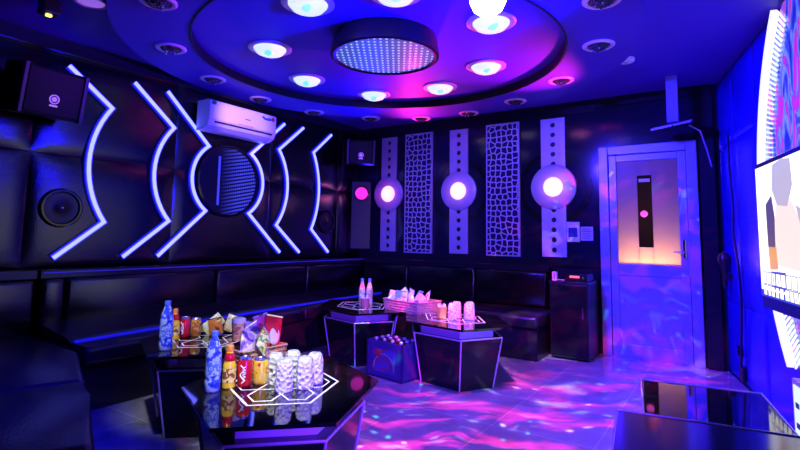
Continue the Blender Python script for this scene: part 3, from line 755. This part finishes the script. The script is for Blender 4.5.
# ------------------------------------------------------------------ hexagonal tables
E1v = Vector((.50, -.22)); E2v = Vector((.31, .30)); EY = (E2v - .5 * E1v) / .866
def hx(x, y): q = E1v * x + EY * y; return (q.x, q.y)
def hexpts(s_, cx=0, cy=0): return [hx(cx + s_ * math.cos(k * PI / 3), cy + s_ * math.sin(k * PI / 3)) for k in range(6)]
TZ = .48
def table(label, x, y, rz):
    t = thing('hexagonal_table', label, 'table', (x, y, 0), rz, group='hexagonal black glass tables')
    b = MB(); b.prism(hexpts(1.0), TZ - .016, TZ)
    bmesh.ops.bevel(b.bm, geom=[e for e in b.bm.edges if abs(e.verts[0].co.z - e.verts[1].co.z) < 1e-5], offset=.003, segments=2, affect='EDGES')
    top = b.build('tabletop', 'glass_top', t)
    p = MB(); emb = lambda u, v, d: (u, v, d)
    p.ribbon(hexpts(.56), .010, TZ - .0005, TZ + .0006, emb, closed=True)
    for k in range(6):
        a = k * PI / 3
        p.ribbon(hexpts(.155, .315 * math.cos(a), .315 * math.sin(a)), .007, TZ - .0005, TZ + .0006, emb, closed=True)
    p.build('hexagon_print', 'print', top)
    MB().prism(hexpts(.70), .385, TZ - .016).build('neck', 'neck', t)
    MB().prism(hexpts(.84), .385, 0.0, scale1=.82).build('base', 'base_panel', t)
    e = MB(); tp = hexpts(.845); bt = hexpts(.845 * .82)
    e.tube([(a, b_, .387) for a, b_ in tp], .006, 6, closed=True)
    for (a, b_), (c, d) in zip(tp, bt): e.tube([(a, b_, .387), (c, d, .004)], .006, 6)
    e.build('edge_trim', 'trim', t)
    return t
def on(tx, ty, trz, px, py):   # world point of a table-local point
    c, s_ = math.cos(trz), math.sin(trz); return (tx + px * c - py * s_, ty + px * s_ + py * c, TZ)
table('nearest hexagonal black glass table with cut tumblers and cans on it', 2.58, 1.65, 0)
table('left hexagonal black glass table behind the nearest one, beside the left sofa', 1.47, 2.08, R(-2))
table('far hexagonal black glass table in the corner with two bottles on it', 1.275, 3.90, R(10))
table('hexagonal black glass table in the middle with tumblers and small cup', 2.325, 3.785, R(14))

# low black pieces at lower right
t = thing('low_table', 'low black glossy table with pink-lit edge, nearer the door at lower right', 'table', (4.16, 2.60, 0), R(9))
MB().box((-.235, -.28, .0), (.235, .26, .43)).build('body', 'base_panel', t)
MB().box((-.25, -.295, .43), (.25, .275, .45), bev=.003).build('tabletop', 'glass_top', t)
e = MB(); e.tube([(-.25, -.295, .45), (.25, -.295, .45), (.25, .275, .45), (-.25, .275, .45)], .0045, 6, closed=True); e.build('edge_trim', 'trim', t)
t = thing('low_table', 'low dark glossy table nearest the camera, cut by the lower right corner', 'table', (4.26, 1.90, 0), R(8))
MB().box((-.32, -.40, .0), (.32, .32, .455)).build('body', 'base_panel', t)
MB().box((-.34, -.42, .455), (.34, .34, .475), bev=.003).build('tabletop', mat('blue_black_glass', (.02, .02, .06), .12, spec=.7), t)
e = MB(); e.tube([(-.34, -.42, .475), (.34, -.42, .475), (.34, .34, .475), (-.34, .34, .475)], .005, 6, closed=True); e.build('edge_trim', 'trim', t)

# ------------------------------------------------------------------ things on the tables
def tumbler(label, loc, grp, proto_=[None]):
    if proto_[0] is None:
        t = thing('glass_tumbler', label, 'glass', loc, group=grp)
        prof = [(.0385, .0), (.039, .01), (.038, .055), (.036, .10), (.032, .122), (.024, .130), (.004, .131)]
        b = MB()
        seg = 36
        rings = []
        for k, (r, z) in enumerate(prof):
            ring = []
            for i in range(seg):
                a = 2 * PI * i / seg; f = 1 + (.06 * abs(math.cos(6 * a)) - .03 if .01 < z < .12 else 0)
                ring.append(b.bm.verts.new((r * f * math.cos(a), r * f * math.sin(a), z)))
            rings.append(ring)
        for A, B in zip(rings, rings[1:]):
            for i in range(seg): b.bm.faces.new((A[i], A[(i + 1) % seg], B[(i + 1) % seg], B[i]))
        b.bm.faces.new(rings[-1])
        inn = [[b.bm.verts.new((r * .88 * math.cos(2 * PI * i / seg), r * .88 * math.sin(2 * PI * i / seg), min(z, .116))) for i in range(seg)] for r, z in prof[:5]]
        for A, B in zip(inn, inn[1:]):
            for i in range(seg): b.bm.faces.new((A[(i + 1) % seg], A[i], B[i], B[(i + 1) % seg]))
        b.bm.faces.new(list(reversed(inn[-1])))
        for i in range(seg): b.bm.faces.new((rings[0][(i + 1) % seg], rings[0][i], inn[0][i], inn[0][(i + 1) % seg]))
        b.build('glass_body', 'tumbler', t, smooth=True)
        MB().lathe([(.0388, -.0), (.0395, .003), (.0392, .007)], 36, cap=False).build('rim', 'tumbler', t, smooth=True)
        proto_[0] = t; return t
    return dup(proto_[0], loc, random.uniform(0, 3), label, group=grp)
TA = TZ + .0012
for (x, y), lab in zip([(2.658, 1.576), (2.697, 1.662), (2.545, 1.631), (2.572, 1.712), (2.68, 1.742)],
        ['upturned cut-glass tumbler nearest the camera on the nearest table', 'upturned cut-glass tumbler at the front right of the five on the nearest table',
         'upturned cut-glass tumbler at the left end, beside the yellow can', 'upturned cut-glass tumbler at the back middle of the nearest table group', 'upturned cut-glass tumbler at the back right of the nearest table group']):
    tumbler(lab, (x, y, TA), 'cut tumblers on the nearest table')
for (x, y), lab in zip([(2.35, 3.715), (2.452, 3.80), (2.328, 3.83), (2.42, 3.895)],
        ['leftmost upturned tumbler on the middle table, next to the small orange cup', 'rightmost upturned tumbler on the middle table', 'upturned tumbler back left on the middle table', 'upturned tumbler back right on the middle table']):
    tumbler(lab, (x, y, TA), 'cut tumblers on the middle table')

def water_bottle(label, loc, h=.27, r=.035):
    t = thing('water_bottle', label, 'bottle', loc)
    k = h / .27
    MB().lathe([(.030, 0), (r, .008), (r, .05), (r * .93, .06), (r, .07), (r, .11), (r * .9, .125), (r, .14), (r, .17), (r * .8, .205), (.018, .235), (.014, .245), (.014, .25)], 28,
               Matrix.Scale(k, 4)).build('bottle_body', 'water_bottle', t, smooth=True)
    MB().lathe([(.0355, .075), (.0355, .135)], 28, Matrix.Scale(k, 4), cap=False).build('label_band', patch_mat('blue_bottle_label', [(.05, .1, .8), (.5, .6, 1.), (.1, .2, .9)], 60, .3), t, smooth=True)
    MB().lathe([(.0165, .248), (.0165, .268), (.014, .270)], 20, Matrix.Scale(k, 4)).build('cap', mat('blue_cap', (.1, .2, .9), .35), t, smooth=True)
    return t
def juice_bottle(label, loc, h=.2):
    t = thing('juice_bottle', label, 'bottle', loc); S_ = Matrix.Scale(h / .2, 4)
    MB().lathe([(.026, 0), (.031, .006), (.031, .10), (.028, .115), (.022, .13), (.025, .145), (.018, .165), (.014, .172), (.014, .178)], 26, S_).build('bottle_body', 'juice', t, smooth=True)
    MB().lathe([(.0316, .03), (.0316, .095)], 26, S_, cap=False).build('label_band', patch_mat('juice_label', [(.85, .6, .05), (.95, .8, .2), (.3, .1, .02)], 45, .35, seed=3), t, smooth=True)
    MB().lathe([(.0235, .128), (.0262, .145), (.0185, .166)], 26, S_, cap=False).build('neck_sleeve', 'red_can', t, smooth=True)
    MB().lathe([(.0165, .175), (.0165, .197), (.014, .2)], 20, S_).build('cap', 'orange_cap', t, smooth=True)
    return t
def can(label, loc, body, h=.125, swirl=True, rz=0):
    t = thing('drink_can', label, 'can', loc, rz); r = .031; k = h / .125
    MB().lathe([(.024, 0), (.029, .006), (r, .014), (r, .108), (.027, .118)], 30, Matrix.Diagonal((1, 1, k, 1))).build('can_body', body, t, smooth=True)
    MB().lathe([(.0272, .117), (.028, .122), (.0265, .125), (.024, .121), (.003, .121)], 30, Matrix.Diagonal((1, 1, k, 1))).build('lid', 'can_top', t, smooth=True)
    MB().box((-.007, -.014, .1215 * k), (.007, .008, .1235 * k)).build('pull_tab', 'can_top', t)
    if swirl:
        b = MB()
        P_ = []
        for q in range(15):
            z = .022 + .075 * q / 14; a = R(-62) + .42 * math.sin(q * .75) * .6
            P_.append(((r + .0004) * math.cos(a), (r + .0004) * math.sin(a), z * k))
        b.tube(P_, .0028, 5)
        P_ = []
        for q in range(22):
            z = .03 + .062 * q / 21; a = R(-48) + .22 * math.sin(q * 1.3)
            P_.append(((r + .0004) * math.cos(a), (r + .0004) * math.sin(a), z * k))
        b.tube(P_, .0022, 5); b.build('white_script', 'white_ink', t)
    return t
water_bottle('blue-tinted water bottle at the left corner of the nearest table', (2.421, 1.394, TZ), .248)
juice_bottle('yellow juice bottle with orange cap beside the nearest water bottle', (2.44, 1.463, TZ), .18)
can('red drink can with white script between juice bottle and yellow can', (2.478, 1.516, TZ), 'red_can')
can('yellow and red drink can left of the tumblers', (2.500, 1.582, TZ), 'yellow_can', .112, False)
# the table on the left
water_bottle('blue-tinted water bottle on the left table behind', (1.562, 1.708, TZ), .275)
juice_bottle('yellow juice bottle with orange cap on the left table', (1.345, 1.90, TZ), .19)
can('red drink can with white script on the left table', (1.325, 1.984, TZ), 'red_can', .127, True, R(-10))
can('brown and yellow drink can on the left table, right of the red can', (1.345, 2.05, TZ), patch_mat('brown_yellow_can', [(.25, .06, .02), (.8, .45, .08), (.5, .15, .03)], 30, .3, .2, 5), .115, False)

def pillow(name, w, h, th, m, parent, n=12, mt=None):
    """a puffed foil pack: sealed flat ends, bulging middle, slight creases"""
    b = MB(); rnd = random.Random(int(w * 1e4 + h * 1e3 + th * 1e5))
    F = []; 
    for sgn in (1, -1):
        g = []
        for i in range(n + 1):
            row = []
            for j in range(n + 1):
                u = i / n * 2 - 1; v = j / n * 2 - 1
                bulge = max(0, (1 - abs(u) ** 2.2)) ** .8 * max(0, (1 - (abs(v) / .86) ** 4)) if abs(v) < .86 else 0
                wr = .10 * math.sin(7 * u + 3 * v) * bulge + .06 * math.sin(11 * v + 5 * u)
                x = u * w / 2 * (1 - .05 * bulge); z = v * h / 2
                row.append(b.bm.verts.new((x, sgn * (th / 2 * bulge * (1 + wr) + .0008), z)))
            g.append(row)
        F.append(g)
        for i in range(n):
            for j in range(n): b.bm.faces.new((g[i][j], g[i + 1][j], g[i + 1][j + 1], g[i][j + 1]))
    A, B = F
    for i in range(n):
        for (p, q) in (((i, 0), (i + 1, 0)), ((i, n), (i + 1, n)), ((0, i), (0, i + 1)), ((n, i), (n, i + 1))):
            b.bm.faces.new((A[p[0]][p[1]], A[q[0]][q[1]], B[q[0]][q[1]], B[p[0]][p[1]]))
    if mt is not None: b.xf(b.bm.verts, mt)
    return b.build(name, m, parent, smooth=True)
def pack(label, loc, rot, w, h, th, m, mark=None, grp=None, mark_m='white_ink'):
    t = thing('snack_pack', label, 'snack', loc, rot=rot, group=grp)
    pillow('pack_body', w, h, th, m, t)
    for s_ in (-1, 1): MB().box((-w / 2, -.0018, s_ * h * .5 - (.006 if s_ > 0 else 0)), (w / 2, .0018, s_ * h * .5 + (.006 if s_ < 0 else 0))).build('sealed_end', 'chrome', t)
    if mark:
        b = MB(); cx, cz, rx, rz_ = mark; b.lathe([(1, 0), (.9, .1), (.5, .2), (.05, .25)], 24, Matrix.Translation((cx, -th * .42, cz)) @ Matrix.Diagonal((rx, th * .6, rz_, 1)) @ Matrix.Rotation(PI / 2, 4, 'X'))
        b.build('printed_mark', mark_m, t, smooth=True)
    return t

def basket(label, loc, rz, L_, W_, Hh, m, flare=1.12):
    t = thing('woven_basket', label, 'basket', loc, rz)
    b = MB(); th = .008
    def rect(w, l, z): return [(-l, -w, z), (l, -w, z), (l, w, z), (-l, w, z)]
    o0 = rect(W_ / 2, L_ / 2, 0); o1 = rect(W_ / 2 * flare, L_ / 2 * flare, Hh); i1 = rect(W_ / 2 * flare - th, L_ / 2 * flare - th, Hh); i0 = rect(W_ / 2 - th, L_ / 2 - th, .008)
    V = [[b.bm.verts.new(p) for p in q] for q in (o0, o1, i1, i0)]
    b.bm.faces.new(list(reversed(V[0]))); b.bm.faces.new(V[3])
    for A, B in zip(V, V[1:]):
        for i in range(4): b.bm.faces.new((A[i], A[(i + 1) % 4], B[(i + 1) % 4], B[i]))
    b.build('basket_wall', m, t)
    r = MB(); n = 40; per = []
    c = [Vector(p) for p in o1]
    for i in range(4):
        a, d = c[i], c[(i + 1) % 4]
        for k in range(10): per.append(a.lerp(d, k / 10))
    r.tube(per, .006, 6, closed=True); r.build('braided_rim', m, t, smooth=True)
    w = MB()
    for lev in (.25, .5, .75):
        f = 1 + (flare - 1) * lev; pp = [Vector(p) for p in rect(W_ / 2 * f, L_ / 2 * f, Hh * lev)]
        per = []
        for i in range(4):
            for k in range(12): 
                q = pp[i].lerp(pp[(i + 1) % 4], k / 12); per.append(q)
        w.tube(per, .0035, 5, closed=True)
    w.build('weave_bands', m, t)
    return t
BX, BY, BR = 2.245, 1.79, R(84)
basket('wicker basket of snack packs behind the cans on the nearest table', (BX, BY, TZ + .0012), BR, .24, .115, .092, 'wood_tray', 1.1)
def inb(x, y, z): c, s_ = math.cos(BR), math.sin(BR); return (BX + x * c - y * s_, BY + x * s_ + y * c, TZ + z)
red_pack = patch_mat('red_pack_print', [(.75, .02, .02), (.85, .03, .03), (.8, .02, .02)], 10, .3, seed=1)
G1 = 'snack packs in the wicker basket'
pack('big red snack pack with white rounded mark, right end of wicker basket', inb(.085, .0, .155), (R(-10), R(14), BR), .105, .17, .04, red_pack, (.0, -.02, .033, .045), G1)
pack('crimson foil pack leaning behind the big red pack', inb(.05, .045, .165), (R(-4), R(-10), BR), .09, .16, .03, patch_mat('crimson_pack', [(.6, .02, .08), (.8, .2, .3)], 18, .3, seed=4), None, G1)
pack('yellow, green and red snack pack lying tilted at the front of wicker basket', inb(.0, -.045, .125), (R(-30), R(52), BR), .085, .14, .03, patch_mat('yellow_green_pack', [(.75, .05, .05), (.9, .75, .1), (.1, .4, .1), (.9, .85, .3)], 26, .3, seed=6), None, G1)
pack('dark violet snack pack in the middle of wicker basket', inb(-.01, .02, .14), (R(-10), R(-25), BR), .09, .14, .035, patch_mat('dark_violet_pack', [(.06, .02, .12), (.25, .08, .4), (.6, .5, .8)], 26, .3, seed=8), None, G1)
pack('purple foil pack at the left end of wicker basket', inb(-.075, -.02, .12), (R(-20), R(20), BR), .09, .13, .035, patch_mat('purple_pack', [(.12, .03, .25), (.4, .25, .7), (.8, .7, .9)], 26, .25, seed=9), None, G1)
pack('magenta and silver pack standing beside the paper cup in wicker basket', inb(-.04, .045, .15), (R(-6), R(8), BR), .07, .14, .03, patch_mat('magenta_pack', [(.5, .05, .3), (.7, .6, .7)], 22, .3, seed=11), None, G1)
t = thing('paper_cup', 'orange patterned paper cup with white top at the left of wicker basket', 'cup', inb(-.098, .035, .135))
MB().lathe([(.026, 0), (.034, .085)], 28).build('cup_body', patch_mat('cup_pattern', [(.8, .4, .1), (.9, .6, .25), (.5, .2, .08)], 40, .5, seed=2), t, smooth=True)
MB().lathe([(.034, .085), (.0355, .088), (.034, .105), (.02, .112), (.003, .113)], 28).build('white_lid', 'white_ink', t, smooth=True)
G2 = 'snack packs on the left table'
pack('green and white snack bag on the left table', (1.37, 2.16, TZ + .066), (R(-12), R(50), R(35)), .08, .15, .03, patch_mat('green_white_pack', [(.2, .6, .2), (.9, .9, .8), (.7, .8, .4)], 24, .3, seed=12), None, G2)
pack('orange and cream snack bag standing at the right of left table', (1.47, 2.22, TZ + .075), (R(-8), R(18), R(35)), .06, .12, .025, patch_mat('orange_cream_pack', [(.85, .45, .15), (.9, .8, .6)], 24, .3, seed=13), None, G2)
pack('dark red snack bag leaning against the brown can', (1.45, 2.12, TZ + .062), (R(-12), R(-12), R(35)), .09, .11, .03, patch_mat('dark_red_pack', [(.3, .03, .02), (.6, .2, .05)], 24, .3, seed=14), None, G2)

# middle table cup and pink basket between the far tables
def small_cup(label, loc, m):
    t = thing('small_cup', label, 'cup', loc)
    MB().lathe([(.036, 0), (.042, .085)], 28).build('cup_body', m, t, smooth=True)
    c = MB(); rnd = random.Random(5)
    for k in range(5):
        a = k * 1.3; c.prism([(-.018, -.002), (.018, -.002), (.018, .002), (-.018, .002)], 0, .035, Matrix.Translation((.018 * math.cos(a), .018 * math.sin(a), .078)) @ Matrix.Rotation(a, 4, 'Z') @ Matrix.Rotation(R(16), 4, 'Y'), scale1=.5)
    c.build('folded_tissues', 'tissue', t)
    return t
small_cup('orange cup of white tissues on the middle table', (2.235, 3.745, TZ + .0012), 'cup_print')
small_cup('red cup of white tissues in front of the two bottles on the far table', (1.387, 3.80, TZ + .0012), 'label_red')
def soda(label, x, y, seed):
    t = thing('soda_bottle', label, 'bottle', (x, y, TZ + .0012), group='two bottles on the far corner table')
    MB().lathe([(.028, 0), (.032, .006), (.032, .13), (.026, .17), (.014, .215), (.013, .235)], 26).build('bottle_body', patch_mat('soda_bottle_%d' % seed, [(.9, .6, .25), (.75, .25, .3), (.8, .7, .85)], 20, .2, seed=seed), t, smooth=True)
    MB().lathe([(.0265, .165), (.0145, .213), (.0135, .234)], 26, cap=False).build('neck_foil', mat('blue_foil', (.15, .25, .85), .3), t, smooth=True)
    MB().lathe([(.0155, .233), (.0155, .252), (.013, .254)], 18).build('cap', mat('deep_blue_cap', (.08, .15, .8), .35), t, smooth=True)
soda('left of the two blue-capped bottles standing on the far corner table', 1.258, 3.917, 21)
soda('right of the two blue-capped bottles standing on the far corner table', 1.312, 3.965, 27)
PX, PY, PR = 1.825, 3.92, R(-14)
basket('pink woven basket heaped with blue and white packs between far tables', (PX, PY, TZ + .0012), PR, .42, .27, .095, 'pink_basket', 1.08)
def inp(x, y, z): c, s_ = math.cos(PR), math.sin(PR); return (PX + x * c - y * s_, PY + x * s_ + y * c, TZ + z)
random.seed(11)
pal = [([(.08, .15, .8), (.8, .85, 1.)], 'blue and white'), ([(.85, .85, .95), (.3, .4, .9)], 'mostly white'), ([(.75, .25, .7), (.9, .85, .95)], 'pink and white'),
       ([(.1, .45, .2), (.85, .9, .85)], 'green and white'), ([(.1, .1, .5), (.4, .5, 1.)], 'deep blue'), ([(.5, .3, .85), (.95, .95, 1.)], 'violet and white')]
spots = [(-.19, -.06, 'at the left front corner'), (-.11, -.07, 'front, second from the left'), (-.03, -.07, 'at the front middle'), (.06, -.07, 'front, right of the middle'), (.16, -.06, 'at the right front corner'),
         (-.16, .04, 'at the left back'), (-.06, .05, 'back, left of the middle'), (.04, .05, 'back, right of the middle'), (.15, .05, 'at the right back')]
mats = [patch_mat('sachet_%d' % k, c, 26, .3, seed=30 + k) for k, (c, _) in enumerate(pal)]
for k, (x, y, where) in enumerate(spots):
    pack('%s snack sachet %s of the pink basket' % (pal[k % 6][1], where), inp(x, y, .115 + .012 * (y > 0)), (R(random.uniform(-30, 5)), R(random.uniform(-50, 50)), PR + R(random.uniform(-20, 20))), .085, .12, .03, mats[k % 6], None, 'snack sachets in the pink basket')

# crate of bottles on the floor between the far tables
KX, KY, KR = 1.905, 3.535, R(-9)
t = thing('bottle_crate', 'purple-blue plastic crate of bottles on floor between the two far tables', 'crate', (KX, KY, 0), KR)
c = MB(); cw, cd, ch = .20, .125, .29
for (a, b_) in (((-cw, -cd, .0), (cw, cd, .015)), ((-cw, -cd, .0), (-cw + .014, cd, ch)), ((cw - .014, -cd, .0), (cw, cd, ch)), ((-cw, cd - .014, .0), (cw, cd, ch)),
                ((-cw, -cd, .0), (cw, -cd + .014, .05)), ((-cw, -cd, .05), (-cw + .07, -cd + .014, ch)), ((cw - .07, -cd, .05), (cw, -cd + .014, ch)), ((-cw + .07, -cd, .235), (cw - .07, -cd + .014, ch))):
    c.box(a, b_)
c.build('crate_body', 'crate', t)
MB().box((-cw + .07, -cd + .004, .05), (cw - .07, -cd + .012, .235)).build('front_panel', patch_mat('crate_print', [(.06, .06, .3), (.25, .08, .16), (.10, .09, .35)], 16, .4, seed=3), t)
q = MB(); q.tube([(.115 * math.cos(a), -cd - .002, .075 + .12 * math.sin(a)) for a in [PI * k / 16 for k in range(17)]], .006, 6); q.build('arch_moulding', 'alu', t, smooth=True)
q = MB(); q.lathe([(.03, 0), (.03, .008), (.004, .01)], 24, Matrix.Translation((-.06, -cd - .0, .20)) @ Matrix.Rotation(PI / 2, 4, 'X')); q.build('round_emblem', 'logo_red', t)
for x in (-.093, 0, .093): MB().box((x - .003, -cd + .014, .02), (x + .003, cd - .014, .2)).build('divider', 'crate', t)
pb = None; rows = ['front', 'middle', 'back']
for j, y in enumerate((-.072, 0, .072)):
    for i, x in enumerate((-.14, -.0465, .0465, .14)):
        loc = (KX + x * math.cos(KR) - y * math.sin(KR), KY + x * math.sin(KR) + y * math.cos(KR), .016)
        lab = 'capped bottle in the floor crate, %s row, %s from the left' % (rows[j], ORD[i])
        if pb is None:
            pb = thing('crate_bottle', lab, 'bottle', loc, group='bottles in the floor crate')
            MB().lathe([(.028, 0), (.030, .01), (.030, .16), (.022, .2), (.0125, .235), (.0125, .278)], 20).build('bottle_body', 'brown_glass', pb, smooth=True)
            MB().lathe([(.0165, .272), (.0165, .284), (.011, .291)], 16).build('cap', 'cap', pb, smooth=True)
        else: dup(pb, loc, 0, lab)

# ------------------------------------------------------------------ lights
def light(kind, name, loc, energy, color, size=.1, target=None, angle=60, blend=.5, **kw):
    l = bpy.data.lights.new(name, kind); l.energy = energy; l.color = color
    if kind == 'SPOT': l.spot_size = R(angle); l.spot_blend = blend; l.shadow_soft_size = size
    elif kind == 'POINT': l.shadow_soft_size = size
    elif kind == 'AREA':
        l.shape = 'RECTANGLE'; l.size = size; l.size_y = kw.get('sy', size)
    o = bpy.data.objects.new(name, l); COL.objects.link(o); o.location = loc
    if target is not None: o.rotation_euler = (Vector(target) - Vector(loc)).to_track_quat('-Z', 'Y').to_euler()
    return o
BLUE = (.004, .002, 1.)
# blue fill spots added without fixtures, standing in for the room's blue wash
light('SPOT', 'blue_wash_lamp', (4.3, 2.6, 1.95), 1150, BLUE, .08, (1.2, 2.9, 2.75), 62, 1)
light('SPOT', 'blue_wash_lamp', (.35, 5.2, 2.0), 220, BLUE, .08, (1.0, 2.6, 2.6), 80, 1)
light('SPOT', 'blue_wash_lamp', (2.6, 2.0, 2.5), 1500, BLUE, .08, (4.5, 4.0, 1.2), 85, 1)
light('SPOT', 'blue_wash_lamp', (2.4, 1.0, 2.45), 750, (.06, .03, 1.), .08, (2.9, 5.4, 1.0), 85, 1)
light('SPOT', 'blue_wash_lamp', (4.75, .6, .8), 700, (.12, .02, 1.), .08, (2.1, 3.0, .35), 56, 1)  # added low fill that brightens the table necks
light('SPOT', 'air_conditioner_glow', (1.5, 2.62, 2.4), 85, (1., .5, .68), .05, (.2, 3.25, 2.27), 30, .8)  # pinkish fill added to brighten the air conditioner
# magenta wash on the far ceiling, from added spots without fixtures
light('SPOT', 'magenta_wash_lamp', (3.3, 4.9, 1.95), 400, (1., .02, .45), .05, (2.6, 3.8, 2.62), 62, 1)
light('SPOT', 'magenta_wash_lamp', (1.0, 5.2, 2.05), 90, (1., .02, .4), .05, (1.5, 4.6, 2.6), 80, 1)
light('SPOT', 'blue_wash_lamp', (3.0, .9, 2.2), 420, BLUE, .1, (1.4, .95, .4), 44, 1)  # added blue fill for the near seat block
# white spots added above the tables, where no ceiling lamp hangs
for (x, y, ex, ey, e) in ((3.3, .9, 2.57, 1.62, 300), (2.3, .9, 1.45, 1.95, 170), (2.4, 2.5, 1.5, 3.9, 110), (3.1, 2.7, 2.35, 3.8, 120)):
    light('SPOT', 'ceiling_lamp_beam', (x, y, 2.45), e, (.9, .92, 1.), .05, (ex, ey, .52), 24, .8)
light('SPOT', 'violet_wash_lamp', (2.9, 3.0, 2.45), 250, (.40, .09, 1.), .06, (3.0, 3.6, 0), 88, 1)  # added violet fill that tints the floor
# glow of the round wall lamps on their own discs
for x, e, c_ in ((.487, .9, (1., .05, .5)), (1.525, .7, (1., .25, .6)), (2.675, .7, (1., .35, .6))):
    light('POINT', 'round_lamp_glow', (x, D - .13, 1.71), e, c_, .04)
# warm corridor light
light('AREA', 'corridor_light', (3.59, D + .16, .80), 11, (1., .40, .12), .5, (3.59, D - .02, 1.5), sy=.08)

def gobo(name, loc, target, energy, angle, scale, seed, rot=0):
    o = light('SPOT', name, loc, energy, (1, 1, 1), .008, target, angle, .3)
    l = o.data; l.use_nodes = True; nt = l.node_tree; L = nt.links.new
    em = nt.nodes['Emission']
    tc = nt.nodes.new('ShaderNodeTexCoord'); sp = nt.nodes.new('ShaderNodeSeparateXYZ'); L(tc.outputs['Normal'], sp.inputs[0])
    def mth(op, a, b):
        n = nt.nodes.new('ShaderNodeMath'); n.operation = op
        for i, x in enumerate((a, b)):
            if isinstance(x, (int, float)): n.inputs[i].default_value = x
            else: L(x, n.inputs[i])
        return n.outputs[0]
    cb = nt.nodes.new('ShaderNodeCombineXYZ')
    L(mth('DIVIDE', sp.outputs['X'], sp.outputs['Z']), cb.inputs['X']); L(mth('DIVIDE', sp.outputs['Y'], sp.outputs['Z']), cb.inputs['Y']); cb.inputs['Z'].default_value = seed
    wv = nt.nodes.new('ShaderNodeTexNoise'); wv.inputs['Scale'].default_value = scale * .3; wv.inputs['Detail'].default_value = 2
    L(cb.outputs[0], wv.inputs['Vector'])
    ad = nt.nodes.new('ShaderNodeVectorMath'); ad.operation = 'MULTIPLY_ADD'; L(wv.outputs['Color'], ad.inputs[0]); ad.inputs[1].default_value = (.2, .2, 0); L(cb.outputs[0], ad.inputs[2])
    def ramp(src, stops, const=False):
        r = nt.nodes.new('ShaderNodeValToRGB'); e = r.color_ramp.elements
        if const: r.color_ramp.interpolation = 'CONSTANT'
        while len(e) < len(stops): e.new(.5)
        for k, (p_, c_) in enumerate(stops): e[k].position = p_; e[k].color = (*c_, 1)
        L(src, r.inputs['Fac']); return r.outputs['Color']
    def mix(kind, a, b):
        m_ = nt.nodes.new('ShaderNodeMix'); m_.data_type = 'RGBA'; m_.blend_type = kind; m_.inputs['Factor'].default_value = 1
        L(a, m_.inputs['A']); L(b, m_.inputs['B']); return m_.outputs['Result']
    # grainy streaks of pink
    def streaks(ang, sc, stretch, det, stops):
        mp = nt.nodes.new('ShaderNodeMapping'); mp.inputs['Rotation'].default_value = (0, 0, R(ang)); mp.inputs['Scale'].default_value = (1, stretch, 1); L(ad.outputs[0], mp.inputs['Vector'])
        n2 = nt.nodes.new('ShaderNodeTexNoise'); n2.inputs['Scale'].default_value = sc; n2.inputs['Detail'].default_value = det; n2.inputs['Roughness'].default_value = .62; L(mp.outputs[0], n2.inputs['Vector'])
        return ramp(n2.outputs['Fac'], stops)
    streak = streaks(rot, scale * .26, 2.4, 7, [(.50, (0, 0, 0)), (.58, (.6, .01, .16)), (.66, (1., .03, .22)), (.76, (1., .4, .55))])
    pale = streaks(rot + 70, scale * .3, 3.0, 3, [(.58, (0, 0, 0)), (.70, (.35, .36, .40))])
    streak = mix('ADD', streak, pale)
    # crisp coloured dots
    v = nt.nodes.new('ShaderNodeTexVoronoi'); v.inputs['Scale'].default_value = scale * 1.5; L(ad.outputs[0], v.inputs['Vector'])
    dot = ramp(v.outputs['Distance'], [(.06, (1, 1, 1)), (.24, (0, 0, 0))])
    cs = nt.nodes.new('ShaderNodeSeparateColor'); L(v.outputs['Color'], cs.inputs[0])
    hue = ramp(cs.outputs[0], [(0, (0, 0, 0)), (.38, (1., .8, .9)), (.52, (.02, .9, .45)), (.66, (.1, .5, 1.)), (.76, (1., .1, .5)), (.86, (0, 0, 0))], True)
    tot = mix('ADD', streak, mix('MULTIPLY', dot, hue))
    L(tot, em.inputs['Color']); em.inputs['Strength'].default_value = 1
    return o
gobo('party_lamp_beam', (3.2, 2.49, 2.35), (2.75, 3.35, 0), 1150, 84, 15, 1.3, 20)
gobo('party_lamp_beam', (3.2, 2.49, 2.34), (3.2, 5.0, .4), 260, 62, 26, 5.1, 0)

w = bpy.data.worlds.new('World'); scene.world = w; w.use_nodes = True
w.node_tree.nodes['Background'].inputs[0].default_value = (.02, .02, .2, 1); w.node_tree.nodes['Background'].inputs[1].default_value = .15

# ------------------------------------------------------------------ camera
cam = bpy.data.cameras.new('Camera'); co = bpy.data.objects.new('Camera', cam); COL.objects.link(co); scene.camera = co
fw = Vector((-0.55113584, 0.82830558, 0.10079266)); ri = Vector((0.83332375, 0.5525616, 0.01572273)); up = Vector((0.04267092, -0.09265828, 0.99478321))
co.matrix_world = Matrix(((ri.x, up.x, -fw.x, 4.28717), (ri.y, up.y, -fw.y, 0), (ri.z, up.z, -fw.z, 1.13876), (0, 0, 0, 1)))
cam.sensor_width = 36; cam.lens = 36 * 500.445 / 800; cam.shift_y = (186.609 - 225) / 800; cam.clip_start = .02
scene.view_settings.view_transform = 'Standard'; scene.view_settings.look = 'None'; scene.view_settings.gamma = 1; scene.view_settings.exposure = 0
